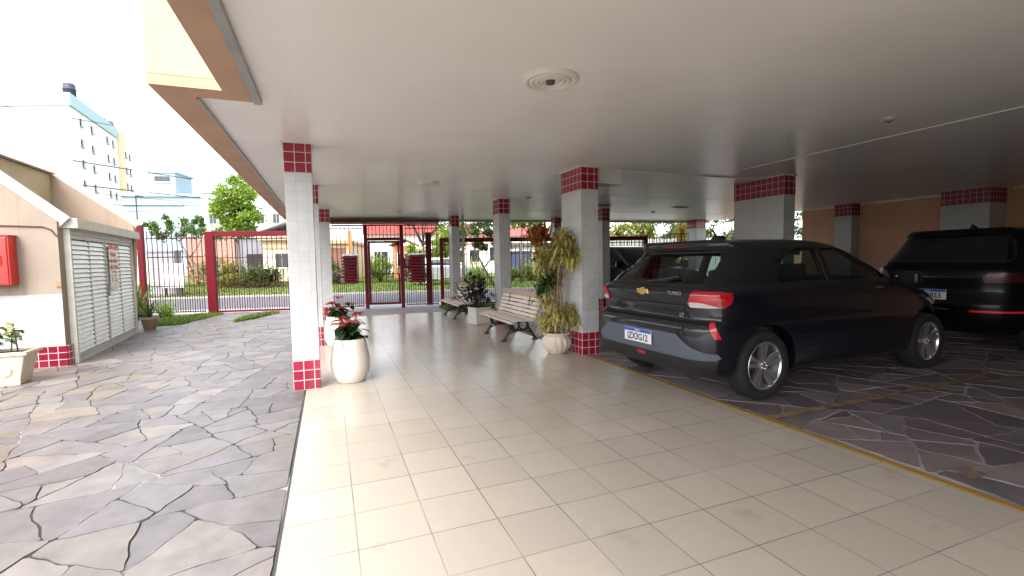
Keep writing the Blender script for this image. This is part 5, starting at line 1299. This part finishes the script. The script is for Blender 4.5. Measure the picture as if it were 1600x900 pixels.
# white kiosk and white board on the verge, left
t = street_thing('utility_cabinet', 'tall white panelled cabinet on the verge behind the left fence', 'cabinet', -9.95, 8.6, None, .01)
b = MB(); b.box(0, 1.0, 0, .6, 0, 1.85); b.build('cabinet_body', mat('cabinet_white', (.24, .24, .26), .5, var=.04), t)
b = MB(); [b.box(.0, 1.0, -.012, -.001, z, z + .035) for z in (.12, .62, 1.18)]; b.build('seam', mat('panel_seam', (.4, .36, .38), .6), t)
b = MB(); b.box(-.05, 1.05, -.05, .65, 1.851, 1.92); b.build('lid', mat('cabinet_white', (.24, .24, .26)), t)
t = street_thing('blank_board', 'white square board on short legs in front of the panelled cabinet', 'sign', -8.78, 8.1, None, .01)
b = MB(); b.box(-.42, .42, -.03, .03, .36, 1.36); b.build('board', mat('board_white', (.55, .55, .55), .5, var=.02), t)
for x in (-.3, .3): b = MB(); b.box(x - .03, x + .03, -.028, .028, 0, .359); b.build('leg', bar_m, t)
# tall white apartment block, far left (world outline)
def facade(t, a, c, cols, rows, z0, z1, wd, ht, m, off=.05):
    a, c = Vector((*a, 0)), Vector((*c, 0)); d = (c - a); L = d.length; d.normalize(); nrm = Vector((d.y, -d.x, 0))
    for i in cols:
        for k in range(rows):
            z = z0 + (z1 - z0) * k / (rows - 1); p = a + d * (L * i) + nrm * off; p.z = z
            b = MB(); b.obox(p, wd, .2, ht, Matrix((d, -nrm, Vector((0, 0, 1)))).transposed()); o = b.build('window', m, t)
            p2 = p + nrm * .06; p2.z = z - ht / 2 - .12
            b = MB(); b.obox(p2, wd * 1.3, .3, .1, Matrix((d, -nrm, Vector((0, 0, 1)))).transposed()); b.build('sill', trim_pale, o)
trim_pale = mat('far_pale_trim', (.36, .40, .43), .7)
t = thing('apartment_block', 'tall pale apartment block with pale blue roof band and rows of small windows', 'building', (-36, 90, 0))
o_ = Vector((-36, 90, 0))
def wp(x, y): return (x - o_.x, y - o_.y)
A_, B_, C_ = wp(-31.9, 80.2), wp(-33.4, 107), wp(-44.5, 84.8); D_ = (B_[0] - 14, B_[1] + 3)
b = MB(); b.prism([C_, A_, B_, D_], 0, 23.4); b.build('wall', mat('block_white', (.80, .79, .74), .8, var=.03, scale=.3), t)
b = MB(); b.prism([(C_[0] - .2, C_[1] - .3), (A_[0] + .25, A_[1] - .3), (A_[0] + (B_[0] - A_[0]) * .68 + .25, A_[1] + (B_[1] - A_[1]) * .68), (D_[0], D_[1])], 23.401, 25.1); b.build('roof_band', mat('block_blue', (.36, .50, .54), .7, var=.03), t)
ex = lambda f, q: (A_[0] + (B_[0] - A_[0]) * f + q, A_[1] + (B_[1] - A_[1]) * f)
b = MB(); b.prism([ex(.70, -1), ex(.70, .35), ex(.80, .35), ex(.80, -1)], 0, 24.9); b.build('stair_bay', mat('block_cream', (.66, .58, .40), .8, var=.03), t)
facade(t, A_, B_, (.13, .28, .52, .62), 8, 1.6, 22.0, .62, 1.0, dark_win); facade(t, A_, B_, (.86, .94), 8, 1.6, 21.5, .6, 1.0, dark_win)
b = MB(); b.lathe([(0, 25.1), (.75, 25.1), (.75, 26.6), (.8, 26.62), (.8, 26.75), (.72, 26.8), (.72, 27.3), (.6, 27.5), (0, 27.55)], 20, 0, (A_[0] - 1.4, A_[1] + 4, 0)); b.build('water_tank', mat('tank_dark', (.03, .035, .05), .6), t)
b = MB(); [b.box(A_[0] - 1.5 + dx, A_[0] - 1.1 + dx, A_[1] + 14 + dy, A_[1] + 15.2 + dy, 25.1, 25.7) for dx, dy in ((0, 0), (.2, 2.2))]; b.build('roof_vent', MATS['tank_dark'], t)
# pale blue building in the middle distance
t = street_thing('apartment_block', 'lower pale blue stepped building behind the thin tree', 'building', -33, 48)
pale = mat('block_paleblue', (.27, .35, .40), .8, var=.03, scale=.4)
b = MB(); b.box(0, 11.5, 0, 10, 0, 9.3); b.build('wall', pale, t); b = MB(); b.box(-.15, 11.7, -.25, 10.1, 9.301, 9.6); b.box(.0, 6.4, -.2, -.001, 8.3, 8.5); b.build('cornice', trim_pale, t)
b = MB(); b.box(2.4, 5.2, 1, 5, 9.601, 12.2); b.box(2.2, 5.4, .9, 5.1, 12.201, 12.4); b.build('roof_house', pale, t)
b = MB(); b.box(3.0, 4.6, .93, .999, 11.2, 11.8); o = b.build('window', dark_win, t); b = MB(); b.box(2.9, 4.7, .9, .999, 11.05, 11.19); b.build('sill', trim_pale, o)
for x, z in ((8.2, 6.6), (8.9, 6.6), (9.6, 6.6), (3.0, 5.5), (4.4, 5.5), (6.0, 5.5), (2.6, 9.75)):
    if z < 9: opening(t, 'window', x, x + .45, z, z + 1.0, dark_win, trim_pale)
for z in (2.8, 5.2, 7.6):
    b = MB(); b.box(0, 11.5, -.04, -.001, z, z + .08); b.build('string_course', trim_pale, t)
t = thing('apartment_block', 'pale grey block partly hidden by the bright green tree', 'building', (-13.0, 60.5, 0), R(-11))
b = MB(); b.box(0, 9, 0, 9, 0, 9.5); b.build('wall', mat('block_grey', (.66, .68, .68), .8, var=.04, scale=.4), t)
for i in range(5):
    for k in range(2): opening(t, 'window', .8 + i * 1.7, 1.5 + i * 1.7, 3.0 + k * 3, 4.1 + k * 3, dark_win, trim_pale)
b = MB(); b.box(-.2, 9.2, -.3, 9.1, 9.501, 9.8); b.build('cornice', trim_pale, t)
# utility poles and wires
wire_m = mat('wire_black', (.015, .015, .018), .6)
def pole(p, h, label, r=.09):
    t = thing('utility_pole', label, 'pole', p, 0, 'poles carrying the street wires')
    b = MB(); b.tube([(0, 0, 0), (0, 0, h)], [r, r * .7], 10); b.build('shaft', mat('pole_grey', (.22, .21, .2), .8), t)
    b = MB(); b.box(-.7, .7, -.05, .05, h - .5, h - .38); b.build('crossarm', mat('pole_grey', (.22, .21, .2), .8), t)
pole((-24.5, 10.5, 0), 7.6, 'utility pole left of the shed'); pole((6.0, 45.3, 0), 7.6, 'utility pole among the houses across the street')
t = thing('lamp_post', 'thin dark post rising behind the left fence', 'post', W(-14.25, 16))
b = MB(); b.tube([(0, 0, 0), (0, 0, 5.2)], [.05, .035], 8); b.build('shaft', wire_m, t); b = MB(); b.bar((0, 0, 5.18), (.35, 0, 5.15), .05); b.build('arm', wire_m, t)
def wire(a, c, label, r=.02, sag=.25):
    a, c = Vector(a), Vector(c); L = (c - a).length; pts = []
    for k in range(25):
        f_ = k / 24; p = a.lerp(c, f_); p.z -= sag * 4 * f_ * (1 - f_); pts.append(p - a)
    b = MB(); b.tube(pts, r, 6); o = b.build('overhead_wire', wire_m, None, 0, a); tag(o, label, 'wire', 'overhead wires across the street')
wire((-24.5, 10.5, 6.9), (6.0, 45.3, 6.9), 'uppermost thick overhead wire crossing before the tall block', .022, .5)
wire((-24.5, 10.5, 7.3), (9.5, 34.5, 7.7), 'thin overhead wire highest at the left edge', .012, .2)
wire((-27, 20, 6.6), (0, 47.6, 6.6), 'thick lower overhead wire before the pale blue building', .03, .3)
wire((-27, 20.6, 6.3), (0, 48.4, 6.3), 'thin overhead wire just under the thick lower one', .014, .35)
wire((-26, 20, 5.4), (0, 47, 5.2), 'lowest thin overhead wire before the pale blue building', .012, .4)
wire((-26, 18, 4.6), (-4, 30, 4.9), 'sagging thin wire just above the left fence', .012, .5)
